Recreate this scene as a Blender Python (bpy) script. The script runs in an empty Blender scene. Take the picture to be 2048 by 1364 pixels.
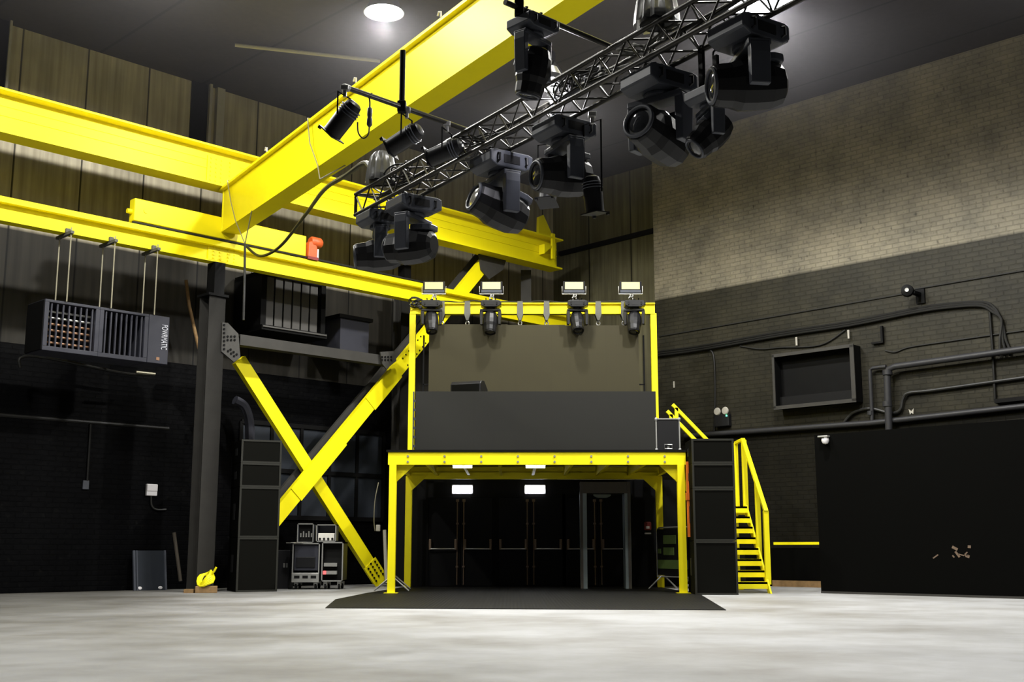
import bpy, bmesh, math, random
from mathutils import Vector, Matrix, Euler
random.seed(7)
scene = bpy.context.scene
COL = scene.collection
PI = math.pi

# ------------------------------------------------------------------ camera
F_PX, HORIZON, CAM_Z = 2350.0, 1100.0, 1.0
PITCH = math.atan((HORIZON - 682) / F_PX)
cth, sth = math.cos(PITCH), math.sin(PITCH)
cam_data = bpy.data.cameras.new('camera')
cam_data.sensor_width = 36.0
cam_data.lens = F_PX / 2048 * 36.0
cam_data.clip_end = 200
cam = bpy.data.objects.new('camera', cam_data)
COL.objects.link(cam)
cam.location = (0, 0, CAM_Z)
cam.rotation_euler = (PI / 2 + PITCH, 0, 0)
scene.camera = cam

# survey helpers: turn a sighting (px, py) into a point on a known plane of the hall
def ray(px, py):
    u, v = (px - 1024) / F_PX, (682 - py) / F_PX
    return Vector((u, cth - v * sth, sth + v * cth))
def atY(px, py, Y):
    r = ray(px, py); k = Y / r.y
    return Vector((r.x * k, Y, CAM_Z + r.z * k))
def atZ(px, py, Z):
    r = ray(px, py); k = (Z - CAM_Z) / r.z
    return Vector((r.x * k, r.y * k, Z))
def atS(px, py, d):            # plane parallel to the left wall: Y - X = d
    r = ray(px, py); k = d / (r.y - r.x)
    return Vector((r.x * k, r.y * k, CAM_Z + r.z * k))
def atT(px, py, d):            # plane parallel to the right wall: X + Y = d
    r = ray(px, py); k = d / (r.y + r.x)
    return Vector((r.x * k, r.y * k, CAM_Z + r.z * k))

# ------------------------------------------------------------------ materials
def new_mat(name):
    m = bpy.data.materials.new(name); m.use_nodes = True
    nt = m.node_tree
    b = nt.nodes['Principled BSDF']
    return m, nt, b
def mat(name, col, rough=0.5, metal=0.0, var=0.12, scale=6.0, bump=0.0, spec=0.5, emit=None, estr=0.0, bscale=60):
    m, nt, b = new_mat(name)
    b.inputs['Roughness'].default_value = rough
    b.inputs['Metallic'].default_value = metal
    b.inputs['Specular IOR Level'].default_value = spec
    tc = nt.nodes.new('ShaderNodeTexCoord')
    no = nt.nodes.new('ShaderNodeTexNoise'); no.inputs['Scale'].default_value = scale; no.inputs['Detail'].default_value = 5
    nt.links.new(tc.outputs['Object'], no.inputs['Vector'])
    mx = nt.nodes.new('ShaderNodeMixRGB')
    mx.inputs['Color1'].default_value = (*[c * (1 - var) for c in col], 1)
    mx.inputs['Color2'].default_value = (*[min(1, c * (1 + var)) for c in col], 1)
    nt.links.new(no.outputs['Fac'], mx.inputs['Fac'])
    nt.links.new(mx.outputs['Color'], b.inputs['Base Color'])
    if bump:
        n2 = nt.nodes.new('ShaderNodeTexNoise'); n2.inputs['Scale'].default_value = bscale
        nt.links.new(tc.outputs['Object'], n2.inputs['Vector'])
        bp = nt.nodes.new('ShaderNodeBump'); bp.inputs['Strength'].default_value = bump; bp.inputs['Distance'].default_value = 0.02
        nt.links.new(n2.outputs['Fac'], bp.inputs['Height'])
        nt.links.new(bp.outputs['Normal'], b.inputs['Normal'])
    if emit:
        b.inputs['Emission Color'].default_value = (*emit, 1)
        b.inputs['Emission Strength'].default_value = estr
    return m

M = {}
M['yellow'] = mat('yellow_paint', (0.88, 0.77, 0.004), 0.5, 0, 0.06, 2.5, spec=0.3)
M['yellow_box'] = mat('yellow_paint_smooth', (0.88, 0.76, 0.006), 0.45, 0, 0.04, 3, spec=0.3)
M['black_steel'] = mat('black_steel', (0.004, 0.004, 0.004), 0.6, 0, 0.3, 3, spec=0.1)
M['grey_steel'] = mat('dark_grey_steel', (0.040, 0.038, 0.034), 0.65, 0, 0.25, 3, spec=0.2)
M['plate'] = mat('bolted_plate_grey', (0.045, 0.043, 0.038), 0.6, 0, 0.25, 8, spec=0.3)
M['truss'] = mat('truss_metal', (0.035, 0.033, 0.028), 0.35, 0.5, 0.2, 20)
M['plastic'] = mat('black_plastic', (0.010, 0.010, 0.011), 0.40, 0, 0.15, 9, spec=0.3)
M['plastic_grey'] = mat('charcoal_plastic', (0.060, 0.065, 0.080), 0.42, 0, 0.15, 9, spec=0.4)
M['rubber'] = mat('black_rubber', (0.004, 0.004, 0.004), 0.7, 0, 0.2, 20, spec=0.2)
M['speaker'] = mat('speaker_black', (0.002, 0.002, 0.0017), 0.8, 0, 0.2, 30, spec=0.03)
M['speaker_rim'] = mat('speaker_edge', (0.014, 0.014, 0.010), 0.6, 0, 0.2, 30, spec=0.3)
M['grille'] = mat('speaker_grille', (0.004, 0.004, 0.003), 0.75, 0, 0.25, 200, bump=0.3, spec=0.05, bscale=300)
M['chrome'] = mat('bright_metal', (0.55, 0.55, 0.53), 0.3, 0.9, 0.1, 20)
M['alu'] = mat('aluminium_edge', (0.38, 0.38, 0.36), 0.4, 0.6, 0.1, 30)
M['brass'] = mat('worn_bronze', (0.16, 0.11, 0.075), 0.5, 0.3, 0.3, 30)
M['white'] = mat('white_plastic', (0.75, 0.73, 0.74), 0.5, 0, 0.04, 10)
M['panel_pale'] = mat('pale_yellow_led', (0.52, 0.50, 0.26), 0.5, 0, 0.03, 10)
M['wood'] = mat('raw_wood', (0.22, 0.13, 0.05), 0.7, 0, 0.35, 12)
M['orange'] = mat('orange_strap', (0.75, 0.16, 0.01), 0.6, 0, 0.1, 10)
M['red'] = mat('red_paint', (0.22, 0.02, 0.015), 0.5, 0, 0.1, 10)
M['red_orange'] = mat('red_orange_paint', (0.62, 0.10, 0.02), 0.5, 0, 0.25, 12)
M['pipe'] = mat('painted_pipe', (0.026, 0.026, 0.028), 0.45, 0, 0.2, 10, spec=0.3)
M['brick_pipe'] = mat('black_pipe', (0.008, 0.0078, 0.007), 0.5, 0, 0.2, 10, spec=0.3)
M['pale_strip'] = mat('pale_trunking', (0.36, 0.34, 0.29), 0.6, 0, 0.1, 10)
M['shutter'] = mat('grey_shutter_slat', (0.06, 0.057, 0.052), 0.6, 0, 0.15, 4)
M['heater'] = mat('heater_casing', (0.034, 0.035, 0.046), 0.5, 0, 0.12, 4, spec=0.25)
M['copper'] = mat('copper_tube', (0.28, 0.15, 0.08), 0.5, 0.2, 0.3, 12)
M['board'] = mat('grey_board', (0.022, 0.026, 0.033), 0.55, 0, 0.15, 5, spec=0.2)
M['bluegrey'] = mat('bluegrey_steel', (0.20, 0.24, 0.25), 0.45, 0.2, 0.15, 8)
M['brown_steel'] = mat('brown_steel', (0.06, 0.05, 0.038), 0.5, 0, 0.2, 8)
M['rope'] = mat('steel_wire', (0.30, 0.28, 0.20), 0.4, 0.5, 0.1, 30)
M['strap'] = mat('grey_sling', (0.10, 0.10, 0.085), 0.8, 0, 0.2, 30)
M['deckply'] = mat('deck_sheet', (0.20, 0.16, 0.05), 0.6, 0, 0.15, 3)
M['green'] = mat('green_print', (0.06, 0.10, 0.018), 0.7, 0, 0.3, 40)
M['door'] = mat('black_door', (0.003, 0.003, 0.0035), 0.5, 0, 0.2, 5, spec=0.12)
M['blue'] = mat('blue_cover', (0.10, 0.16, 0.42), 0.6, 0, 0.2, 12)
M['paper'] = mat('paper', (0.75, 0.73, 0.66), 0.7, 0, 0.05, 12)
M['hose'] = mat('black_cable', (0.012, 0.012, 0.011), 0.5, 0, 0.2, 20)
M['lamp_on'] = mat('lit_lamp', (1, 1, 1), 0.5, 0, 0, 1, emit=(0.93, 0.91, 1.0), estr=60)
M['batten_on'] = mat('lit_batten', (1, 1, 1), 0.5, 0, 0, 1, emit=(0.88, 0.90, 1.0), estr=9)
M['led_green'] = mat('green_led', (0.1, 0.8, 0.4), 0.5, 0, 0, 1, emit=(0.1, 1, 0.45), estr=4)
M['led_red'] = mat('red_led', (0.9, 0.1, 0.1), 0.5, 0, 0, 1, emit=(1, 0.12, 0.12), estr=1.2)
M['text'] = mat('pale_lettering', (0.55, 0.56, 0.62), 0.6, 0, 0.02, 12)
M['lens'] = mat('lens_glass', (0.03, 0.032, 0.036), 0.06, 0, 0, 5, spec=1.0)
M['lens_pale'] = mat('pale_lens_glass', (0.35, 0.34, 0.28), 0.12, 0.3, 0, 5, spec=1.0)

def poly_cover():
    m, nt, b = new_mat('clear_cover')
    b.inputs['Base Color'].default_value = (0.20, 0.20, 0.19, 1)
    b.inputs['Roughness'].default_value = 0.3
    b.inputs['Transmission Weight'].default_value = 0.35
    b.inputs['Alpha'].default_value = 0.8
    return m
M['cover'] = poly_cover()

def links(nt): return nt.links.new
def wall_uv(nt):
    tc = nt.nodes.new('ShaderNodeTexCoord')
    sp = nt.nodes.new('ShaderNodeSeparateXYZ'); nt.links.new(tc.outputs['Object'], sp.inputs[0])
    cb = nt.nodes.new('ShaderNodeCombineXYZ')
    nt.links.new(sp.outputs['X'], cb.inputs['X']); nt.links.new(sp.outputs['Z'], cb.inputs['Y'])
    return tc, sp, cb
def ramp(nt, stops):
    r = nt.nodes.new('ShaderNodeValToRGB')
    e = r.color_ramp.elements
    while len(e) < len(stops): e.new(0.5)
    for i, (p, c) in enumerate(stops):
        e[i].position = p; e[i].color = (*c, 1) if len(c) == 3 else c
    return r
def mixc(nt, fac, a, b, mode='MIX'):
    mx = nt.nodes.new('ShaderNodeMixRGB'); mx.blend_type = mode
    for k, v in ((0, fac), (1, a), (2, b)):
        if isinstance(v, (tuple, list)): mx.inputs[k].default_value = (*v, 1)
        elif isinstance(v, (int, float)): mx.inputs[k].default_value = v
        else: nt.links.new(v, mx.inputs[k])
    return mx.outputs[0]
def step(nt, val, thr, soft=0.02, off=None):
    mr = nt.nodes.new('ShaderNodeMapRange')
    mr.inputs['From Min'].default_value = thr - soft; mr.inputs['From Max'].default_value = thr + soft
    nt.links.new(val, mr.inputs['Value'])
    return mr.outputs['Result']

def brick_mat(name, lo, hi, split, wear, spec=0.12, low=1.0):
    """painted brickwork: colour lo below the paint line, hi above"""
    m, nt, b = new_mat(name)
    tc, sp, cb = wall_uv(nt)
    br = nt.nodes.new('ShaderNodeTexBrick')
    br.inputs['Scale'].default_value = 1.0
    br.inputs['Brick Width'].default_value = 0.36; br.inputs['Row Height'].default_value = 0.125
    br.inputs['Mortar Size'].default_value = 0.016; br.inputs['Mortar Smooth'].default_value = 0.3
    br.inputs['Color1'].default_value = (1, 1, 1, 1); br.inputs['Color2'].default_value = (0.84, 0.84, 0.84, 1)
    br.inputs['Mortar'].default_value = (0.76, 0.76, 0.76, 1)
    nt.links.new(cb.outputs[0], br.inputs['Vector'])
    n1 = nt.nodes.new('ShaderNodeTexNoise'); n1.inputs['Scale'].default_value = 0.9; n1.inputs['Detail'].default_value = 9; n1.inputs['Roughness'].default_value = 0.65
    nt.links.new(tc.outputs['Object'], n1.inputs['Vector'])
    n2 = nt.nodes.new('ShaderNodeTexNoise'); n2.inputs['Scale'].default_value = 7; n2.inputs['Detail'].default_value = 6
    nt.links.new(tc.outputs['Object'], n2.inputs['Vector'])
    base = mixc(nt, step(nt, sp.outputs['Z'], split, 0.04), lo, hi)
    base = mixc(nt, step(nt, sp.outputs['Z'], 4.45, 0.1), tuple(c_ * low for c_ in lo), base)  # lowest band: black paint plus light falloff put into the colour
    r1 = ramp(nt, [(0.33, (0.55, 0.55, 0.55)), (0.62, (1.25, 1.2, 1.1))]); nt.links.new(n1.outputs['Fac'], r1.inputs[0])
    c = mixc(nt, 0.8, base, r1.outputs[0], 'MULTIPLY')
    c = mixc(nt, 0.9, c, br.outputs['Color'], 'MULTIPLY')
    r2 = ramp(nt, [(0.60, (0, 0, 0)), (0.74, (1, 1, 1))]); nt.links.new(n2.outputs['Fac'], r2.inputs[0])
    wf = nt.nodes.new('ShaderNodeMath'); wf.operation = 'MULTIPLY'; wf.inputs[1].default_value = wear
    nt.links.new(r2.outputs[0], wf.inputs[0])
    c = mixc(nt, wf.outputs[0], c, (0.010, 0.010, 0.009))
    nt.links.new(c, b.inputs['Base Color'])
    b.inputs['Roughness'].default_value = 0.5
    b.inputs['Specular IOR Level'].default_value = spec
    bp = nt.nodes.new('ShaderNodeBump'); bp.inputs['Strength'].default_value = 0.8; bp.inputs['Distance'].default_value = 0.03
    h = mixc(nt, 0.3, br.outputs['Fac'], n2.outputs['Fac'])
    inv = nt.nodes.new('ShaderNodeInvert'); nt.links.new(h, inv.inputs['Color'])
    nt.links.new(inv.outputs[0], bp.inputs['Height']); nt.links.new(bp.outputs[0], b.inputs['Normal'])
    return m
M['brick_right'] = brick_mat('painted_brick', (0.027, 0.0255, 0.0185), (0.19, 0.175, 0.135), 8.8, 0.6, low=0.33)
M['brick_black'] = brick_mat('black_brick', (0.0016, 0.0017, 0.0022), (0.0016, 0.0017, 0.0022), 50, 0.3, 0.05)

def panel_mat(name, col, width, off, streak=1.0, split=None, low=0.2):
    m, nt, b = new_mat(name)
    tc, sp, cb = wall_uv(nt)
    add = nt.nodes.new('ShaderNodeMath'); add.operation = 'ADD'; add.inputs[1].default_value = off; nt.links.new(sp.outputs['X'], add.inputs[0])
    dv = nt.nodes.new('ShaderNodeMath'); dv.operation = 'DIVIDE'; dv.inputs[1].default_value = width; nt.links.new(add.outputs[0], dv.inputs[0])
    fr = nt.nodes.new('ShaderNodeMath'); fr.operation = 'FRACT'; nt.links.new(dv.outputs[0], fr.inputs[0])
    joint = ramp(nt, [(0.0, (0.12, 0.12, 0.12)), (0.022, (0.15, 0.15, 0.15)), (0.032, (1, 1, 1))]); nt.links.new(fr.outputs[0], joint.inputs[0])
    mp = nt.nodes.new('ShaderNodeMapping'); mp.inputs['Scale'].default_value = (5.0, 5.0, 0.22); nt.links.new(tc.outputs['Object'], mp.inputs[0])
    n1 = nt.nodes.new('ShaderNodeTexNoise'); n1.inputs['Scale'].default_value = 1.3; n1.inputs['Detail'].default_value = 8; nt.links.new(mp.outputs[0], n1.inputs['Vector'])
    n2 = nt.nodes.new('ShaderNodeTexNoise'); n2.inputs['Scale'].default_value = 0.7; n2.inputs['Detail'].default_value = 6; nt.links.new(tc.outputs['Object'], n2.inputs['Vector'])
    r1 = ramp(nt, [(0.3, (0.55, 0.53, 0.48)), (0.65, (1.15, 1.12, 1.05))]); nt.links.new(n1.outputs['Fac'], r1.inputs[0])
    r2 = ramp(nt, [(0.3, (0.7, 0.7, 0.7)), (0.7, (1.1, 1.1, 1.1))]); nt.links.new(n2.outputs['Fac'], r2.inputs[0])
    c = mixc(nt, streak, col, r1.outputs[0], 'MULTIPLY')
    c = mixc(nt, 0.9, c, r2.outputs[0], 'MULTIPLY')
    c = mixc(nt, 1.0, c, joint.outputs[0], 'MULTIPLY')
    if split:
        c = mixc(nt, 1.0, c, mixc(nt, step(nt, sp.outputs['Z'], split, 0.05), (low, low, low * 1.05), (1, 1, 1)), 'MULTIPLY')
    nt.links.new(c, b.inputs['Base Color'])
    b.inputs['Roughness'].default_value = 0.6
    b.inputs['Specular IOR Level'].default_value = 0.2
    return m
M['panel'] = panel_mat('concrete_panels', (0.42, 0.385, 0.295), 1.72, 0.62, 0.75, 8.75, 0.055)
M['sheet'] = panel_mat('dark_sheeting', (0.15, 0.142, 0.09), 1.9, 0.2)
M['ceiling'] = panel_mat('dark_roof_sheet', (0.028, 0.024, 0.024), 3.0, 0.0, 0.4)

def floor_mat():
    m, nt, b = new_mat('worn_concrete_floor')
    tc = nt.nodes.new('ShaderNodeTexCoord')
    n1 = nt.nodes.new('ShaderNodeTexNoise'); n1.inputs['Scale'].default_value = 0.32; n1.inputs['Detail'].default_value = 7; n1.inputs['Roughness'].default_value = 0.6
    n2 = nt.nodes.new('ShaderNodeTexNoise'); n2.inputs['Scale'].default_value = 3.0; n2.inputs['Detail'].default_value = 9; n2.inputs['Roughness'].default_value = 0.7
    for n in (n1, n2): nt.links.new(tc.outputs['Object'], n.inputs['Vector'])
    r1 = ramp(nt, [(0.34, (0.25, 0.243, 0.225)), (0.58, (0.41, 0.415, 0.42))]); nt.links.new(n1.outputs['Fac'], r1.inputs[0])
    r2 = ramp(nt, [(0.3, (0.88, 0.87, 0.86)), (0.7, (1.05, 1.05, 1.05))]); nt.links.new(n2.outputs['Fac'], r2.inputs[0])
    c = mixc(nt, 0.8, r1.outputs[0], r2.outputs[0], 'MULTIPLY')
    # left side darkened: weaker light painted into the colour, plus brown dirt
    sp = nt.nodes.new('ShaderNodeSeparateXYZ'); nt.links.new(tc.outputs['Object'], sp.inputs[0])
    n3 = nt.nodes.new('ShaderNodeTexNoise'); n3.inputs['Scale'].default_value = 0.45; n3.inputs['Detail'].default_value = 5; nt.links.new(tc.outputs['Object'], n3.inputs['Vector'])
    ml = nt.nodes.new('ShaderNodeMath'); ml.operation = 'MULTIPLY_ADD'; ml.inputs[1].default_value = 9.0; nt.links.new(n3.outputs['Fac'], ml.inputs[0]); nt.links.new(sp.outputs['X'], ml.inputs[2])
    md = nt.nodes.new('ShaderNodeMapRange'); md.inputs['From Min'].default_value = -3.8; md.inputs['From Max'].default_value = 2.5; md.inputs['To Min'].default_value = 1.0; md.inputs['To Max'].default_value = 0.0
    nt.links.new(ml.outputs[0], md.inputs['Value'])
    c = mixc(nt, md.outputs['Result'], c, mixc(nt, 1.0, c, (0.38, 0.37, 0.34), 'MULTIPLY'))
    nt.links.new(c, b.inputs['Base Color'])
    rr = nt.nodes.new('ShaderNodeMapRange'); rr.inputs['To Min'].default_value = 0.45; rr.inputs['To Max'].default_value = 0.75
    nt.links.new(n2.outputs['Fac'], rr.inputs['Value']); nt.links.new(rr.outputs[0], b.inputs['Roughness'])
    b.inputs['Specular IOR Level'].default_value = 0.25
    return m
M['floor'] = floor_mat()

def ribbed(name, col, scale, strength, rough):
    m, nt, b = new_mat(name)
    tc = nt.nodes.new('ShaderNodeTexCoord')
    w = nt.nodes.new('ShaderNodeTexWave'); w.inputs['Scale'].default_value = scale; w.bands_direction = 'X'
    nt.links.new(tc.outputs['Object'], w.inputs['Vector'])
    no = nt.nodes.new('ShaderNodeTexNoise'); no.inputs['Scale'].default_value = 2.5; nt.links.new(tc.outputs['Object'], no.inputs['Vector'])
    r = ramp(nt, [(0.3, tuple(c * 0.7 for c in col)), (0.7, tuple(c * 1.3 for c in col))]); nt.links.new(no.outputs['Fac'], r.inputs[0])
    c = mixc(nt, 0.5, r.outputs[0], w.outputs['Color'], 'MULTIPLY')
    nt.links.new(c, b.inputs['Base Color'])
    bp = nt.nodes.new('ShaderNodeBump'); bp.inputs['Strength'].default_value = strength; bp.inputs['Distance'].default_value = 0.01
    nt.links.new(w.outputs['Fac'], bp.inputs['Height']); nt.links.new(bp.outputs[0], b.inputs['Normal'])
    b.inputs['Roughness'].default_value = rough
    b.inputs['Specular IOR Level'].default_value = 0.15
    return m
M['mat'] = ribbed('ribbed_mat', (0.008, 0.0078, 0.007), 4.5, 0.4, 0.6)

def led_mat(name, tint):
    m, nt, b = new_mat(name)
    tc, sp, cb = wall_uv(nt)
    br = nt.nodes.new('ShaderNodeTexBrick'); br.offset = 0.0
    br.inputs['Scale'].default_value = 1; br.inputs['Brick Width'].default_value = 0.5; br.inputs['Row Height'].default_value = 0.5
    br.inputs['Mortar Size'].default_value = 0.003
    br.inputs['Color1'].default_value = (0.041, 0.036, 0.0185, 1); br.inputs['Color2'].default_value = (0.0395, 0.0345, 0.018, 1)
    br.inputs['Mortar'].default_value = (0.036, 0.031, 0.017, 1)
    nt.links.new(cb.outputs[0], br.inputs['Vector'])
    nt.links.new(mixc(nt, 1.0, br.outputs['Color'], tint, 'MULTIPLY'), b.inputs['Base Color'])
    b.inputs['Roughness'].default_value = 0.6
    b.inputs['Specular IOR Level'].default_value = 0.15
    return m
M['led'] = led_mat('led_screen_face', (1, 1, 1))
M['led_booth_shaded'] = led_mat('booth_screen_shaded', (0.50, 0.57, 1.0))  # same screen face with the girder's shade put into a darker tint

# ------------------------------------------------------------------ mesh builder
def frame_from(p0, p1, up=Vector((0, 0, 1))):
    """matrix at p0: local x along p0->p1, z close to up"""
    p0, p1 = Vector(p0), Vector(p1)
    x = (p1 - p0).normalized()
    y = up.cross(x)
    if y.length < 1e-5: y = Vector((0, 1, 0)).cross(x)
    if y.length < 1e-5: y = Vector((1, 0, 0))
    y.normalize(); z = x.cross(y)
    mt = Matrix((x, y, z)).transposed().to_4x4(); mt.translation = p0
    return mt, (p1 - p0).length

class MB:
    def __init__(self): self.bm = bmesh.new()
    def box(self, c, s, m=None, taper=None):
        """box centre c, size s; taper = (sx, sy) scale of the -z end"""
        m = m or Matrix()
        vs = []
        for dz in (-1, 1):
            for dx, dy in ((-1, -1), (1, -1), (1, 1), (-1, 1)):
                k = taper if (taper and dz < 0) else (1, 1)
                vs.append(self.bm.verts.new(m @ Vector((c[0] + dx * s[0] / 2 * k[0], c[1] + dy * s[1] / 2 * k[1], c[2] + dz * s[2] / 2))))
        f = self.bm.faces.new
        f(vs[3::-1]); f(vs[4:])
        for i in range(4):
            j = (i + 1) % 4
            f((vs[i], vs[j], vs[4 + j], vs[4 + i]))
        return self
    def bb(self, lo, hi, m=None):
        return self.box([(a + b) / 2 for a, b in zip(lo, hi)], [abs(b - a) for a, b in zip(lo, hi)], m)
    def bar(self, p0, p1, w, h, up=Vector((0, 0, 1))):
        m, L = frame_from(p0, p1, up)
        return self.box((L / 2, 0, 0), (L, w, h), m)
    def prism(self, pts, y0, y1, m=None):
        """polygon pts in local (x, z), extruded y0..y1"""
        m = m or Matrix()
        a = [self.bm.verts.new(m @ Vector((x, y0, z))) for x, z in pts]
        b = [self.bm.verts.new(m @ Vector((x, y1, z))) for x, z in pts]
        self.bm.faces.new(a); self.bm.faces.new(b[::-1])
        n = len(pts)
        for i in range(n):
            j = (i + 1) % n
            self.bm.faces.new((a[j], a[i], b[i], b[j]))
        return self
    def section(self, pts, p0, p1, up=Vector((0, 0, 1))):
        """cross-section pts (y, z) swept p0->p1"""
        m, L = frame_from(p0, p1, up)
        a = [self.bm.verts.new(m @ Vector((0, y, z))) for y, z in pts]
        b = [self.bm.verts.new(m @ Vector((L, y, z))) for y, z in pts]
        self.bm.faces.new(a[::-1]); self.bm.faces.new(b)
        n = len(pts)
        for i in range(n):
            j = (i + 1) % n
            self.bm.faces.new((a[i], a[j], b[j], b[i]))
        return self
    def ibeam(self, p0, p1, w, h, tf, tw, up=Vector((0, 0, 1))):
        a, b = w / 2, h / 2; t = tw / 2
        return self.section([(-a, -b), (a, -b), (a, -b + tf), (t, -b + tf), (t, b - tf), (a, b - tf), (a, b), (-a, b), (-a, b - tf), (-t, b - tf), (-t, -b + tf), (-a, -b + tf)], p0, p1, up)
    def channel(self, p0, p1, w, h, t, up=Vector((0, 0, 1)), side=1):
        """C section, web on the +side*y face"""
        a, b, s = w / 2, h / 2, side
        pts = [(s * a, -b), (s * a, b), (-s * a, b), (-s * a, b - t), (s * (a - t), b - t), (s * (a - t), -b + t), (-s * a, -b + t), (-s * a, -b)]
        if s < 0: pts = pts[::-1]
        return self.section(pts[::-1] if s > 0 else pts[::-1], p0, p1, up)
    def tube(self, pts, r, n=8, closed=False, cap=True):
        pts = [Vector(p) for p in pts]
        N = len(pts); rings = []; prev = None
        for i, p in enumerate(pts):
            if closed: d = (pts[(i + 1) % N] - pts[i - 1])
            else: d = pts[min(i + 1, N - 1)] - pts[max(i - 1, 0)]
            if d.length < 1e-9: d = Vector((0, 0, 1))
            d.normalize()
            if prev is None:
                u = d.orthogonal().normalized()
            else:
                u = prev - d * prev.dot(d)
                if u.length < 1e-6: u = d.orthogonal()
                u.normalize()
            prev = u; v = d.cross(u)
            rr = r[i] if isinstance(r, (list, tuple)) else r
            rings.append([self.bm.verts.new(p + (u * math.cos(2 * PI * k / n) + v * math.sin(2 * PI * k / n)) * rr) for k in range(n)])
        for i in range(N if closed else N - 1):
            A, B = rings[i], rings[(i + 1) % N]
            for k in range(n):
                self.bm.faces.new((A[k], A[(k + 1) % n], B[(k + 1) % n], B[k]))
        if cap and not closed:
            self.bm.faces.new(rings[0][::-1]); self.bm.faces.new(rings[-1])
        return self
    def rod(self, p0, p1, r, n=8): return self.tube([p0, p1], r, n)
    def lathe(self, prof, m=None, n=20):
        """profile (r, z) round local z"""
        m = m or Matrix(); rings = []
        for r, z in prof:
            if r < 1e-6: rings.append([self.bm.verts.new(m @ Vector((0, 0, z)))])
            else: rings.append([self.bm.verts.new(m @ Vector((r * math.cos(2 * PI * k / n), r * math.sin(2 * PI * k / n), z))) for k in range(n)])
        for A, B in zip(rings, rings[1:]):
            for k in range(n):
                a0, a1 = A[k % len(A)], A[(k + 1) % len(A)]
                b0, b1 = B[k % len(B)], B[(k + 1) % len(B)]
                vs = []
                for v in (a0, a1, b1, b0):
                    if v not in vs: vs.append(v)
                if len(vs) > 2:
                    try: self.bm.faces.new(vs)
                    except ValueError: pass
        if len(rings[0]) > 2: self.bm.faces.new(rings[0][::-1])
        if len(rings[-1]) > 2: self.bm.faces.new(rings[-1])
        return self
    def quad(self, a, b, c, d):
        self.bm.faces.new([self.bm.verts.new(Vector(p)) for p in (a, b, c, d)]); return self

def smooth_path(pts, k=8):
    pts = [Vector(p) for p in pts]; out = []
    for i in range(len(pts) - 1):
        p0, p1, p2, p3 = pts[max(i - 1, 0)], pts[i], pts[i + 1], pts[min(i + 2, len(pts) - 1)]
        for j in range(k):
            t = j / k
            out.append(0.5 * ((2 * p1) + (p2 - p0) * t + (2 * p0 - 5 * p1 + 4 * p2 - p3) * t * t + (3 * p1 - p0 - 3 * p2 + p3) * t ** 3))
    out.append(pts[-1]); return out

ROOT = {}
def finish(mb, name, material, smooth=False, bevel=0.0, inv=None):
    bm = mb.bm
    if inv is not None: bmesh.ops.transform(bm, matrix=inv, verts=bm.verts)
    bmesh.ops.recalc_face_normals(bm, faces=bm.faces)
    me = bpy.data.meshes.new(name); 
    if smooth:
        for f in bm.faces: f.smooth = True
    bm.to_mesh(me); bm.free()
    me.materials.append(material)
    if smooth:
        try: me.set_sharp_from_angle(angle=math.radians(40))
        except Exception: pass
    o = bpy.data.objects.new(name, me); COL.objects.link(o)
    if bevel:
        b = o.modifiers.new('bevel', 'BEVEL'); b.width = bevel; b.segments = 2; b.limit_method = 'ANGLE'; b.angle_limit = math.radians(40)
    return o
def tag(o, label, cat, group=None, kind=None):
    if label: o['label'] = label
    if cat: o['category'] = cat
    if group: o['group'] = group
    if kind: o['kind'] = kind
    return o

class Thing:
    """an Empty at the base of a thing, parenting its parts"""
    def __init__(self, name, label, cat, loc, rz=0.0, group=None):
        o = bpy.data.objects.new(name, None); COL.objects.link(o)
        o.empty_display_size = 0.2
        o.location = loc; o.rotation_euler = (0, 0, rz)
        tag(o, label, cat, group)
        self.o = o
        self.m = Matrix.Translation(Vector(loc)) @ Matrix.Rotation(rz, 4, 'Z')
        self.inv = self.m.inverted()
    def part(self, name, mb, material, parent=None, world=False, smooth=False, bevel=0.0, label=None, kind=None):
        o = finish(mb, name, M[material] if isinstance(material, str) else material, smooth, bevel, self.inv if world else None)
        o.parent = parent or self.o
        if label: o['label'] = label
        if kind: o['kind'] = kind
        return o

def bolts(T, name, mats, matname, parent=None, r=0.03, h=0.02):
    for mm in mats:
        T.part(name, MB().lathe([(0, 0), (r, 0), (r, h), (0, h)], mm, 6), matname, parent, world=True)

def single(name, label, cat, mb, material, smooth=False, bevel=0.0, group=None, origin=None):
    """a thing that is one mesh; its origin is moved to its base"""
    vs = [v.co for v in mb.bm.verts]
    if origin is None:
        n = len(vs)
        origin = Vector((sum(v.x for v in vs) / n, sum(v.y for v in vs) / n, min(v.z for v in vs)))
    o = finish(mb, name, M[material], smooth, bevel, Matrix.Translation(-Vector(origin)))
    o.location = origin
    return tag(o, label, cat, group)
def struct(name, mb, material, loc=(0, 0, 0), rz=0.0, parent=None, bevel=0.0):
    o = finish(mb, name, M[material], False, bevel)
    if parent: o.parent = parent
    else:
        o.location = loc; o.rotation_euler = (0, 0, rz); o['kind'] = 'structure'
    return o
def dup(root, loc, rz=None, label=None):
    r = root.copy(); COL.objects.link(r); r.location = loc
    if rz is not None: r.rotation_euler = (0, 0, rz)
    if label: r['label'] = label
    def kids(src, dst):
        for ch in [c for c in COL.objects if c.parent == src]:
            c = ch.copy(); COL.objects.link(c); c.parent = dst
            kids(ch, c)
    kids(root, r)
    return r

R45 = PI / 4
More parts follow.
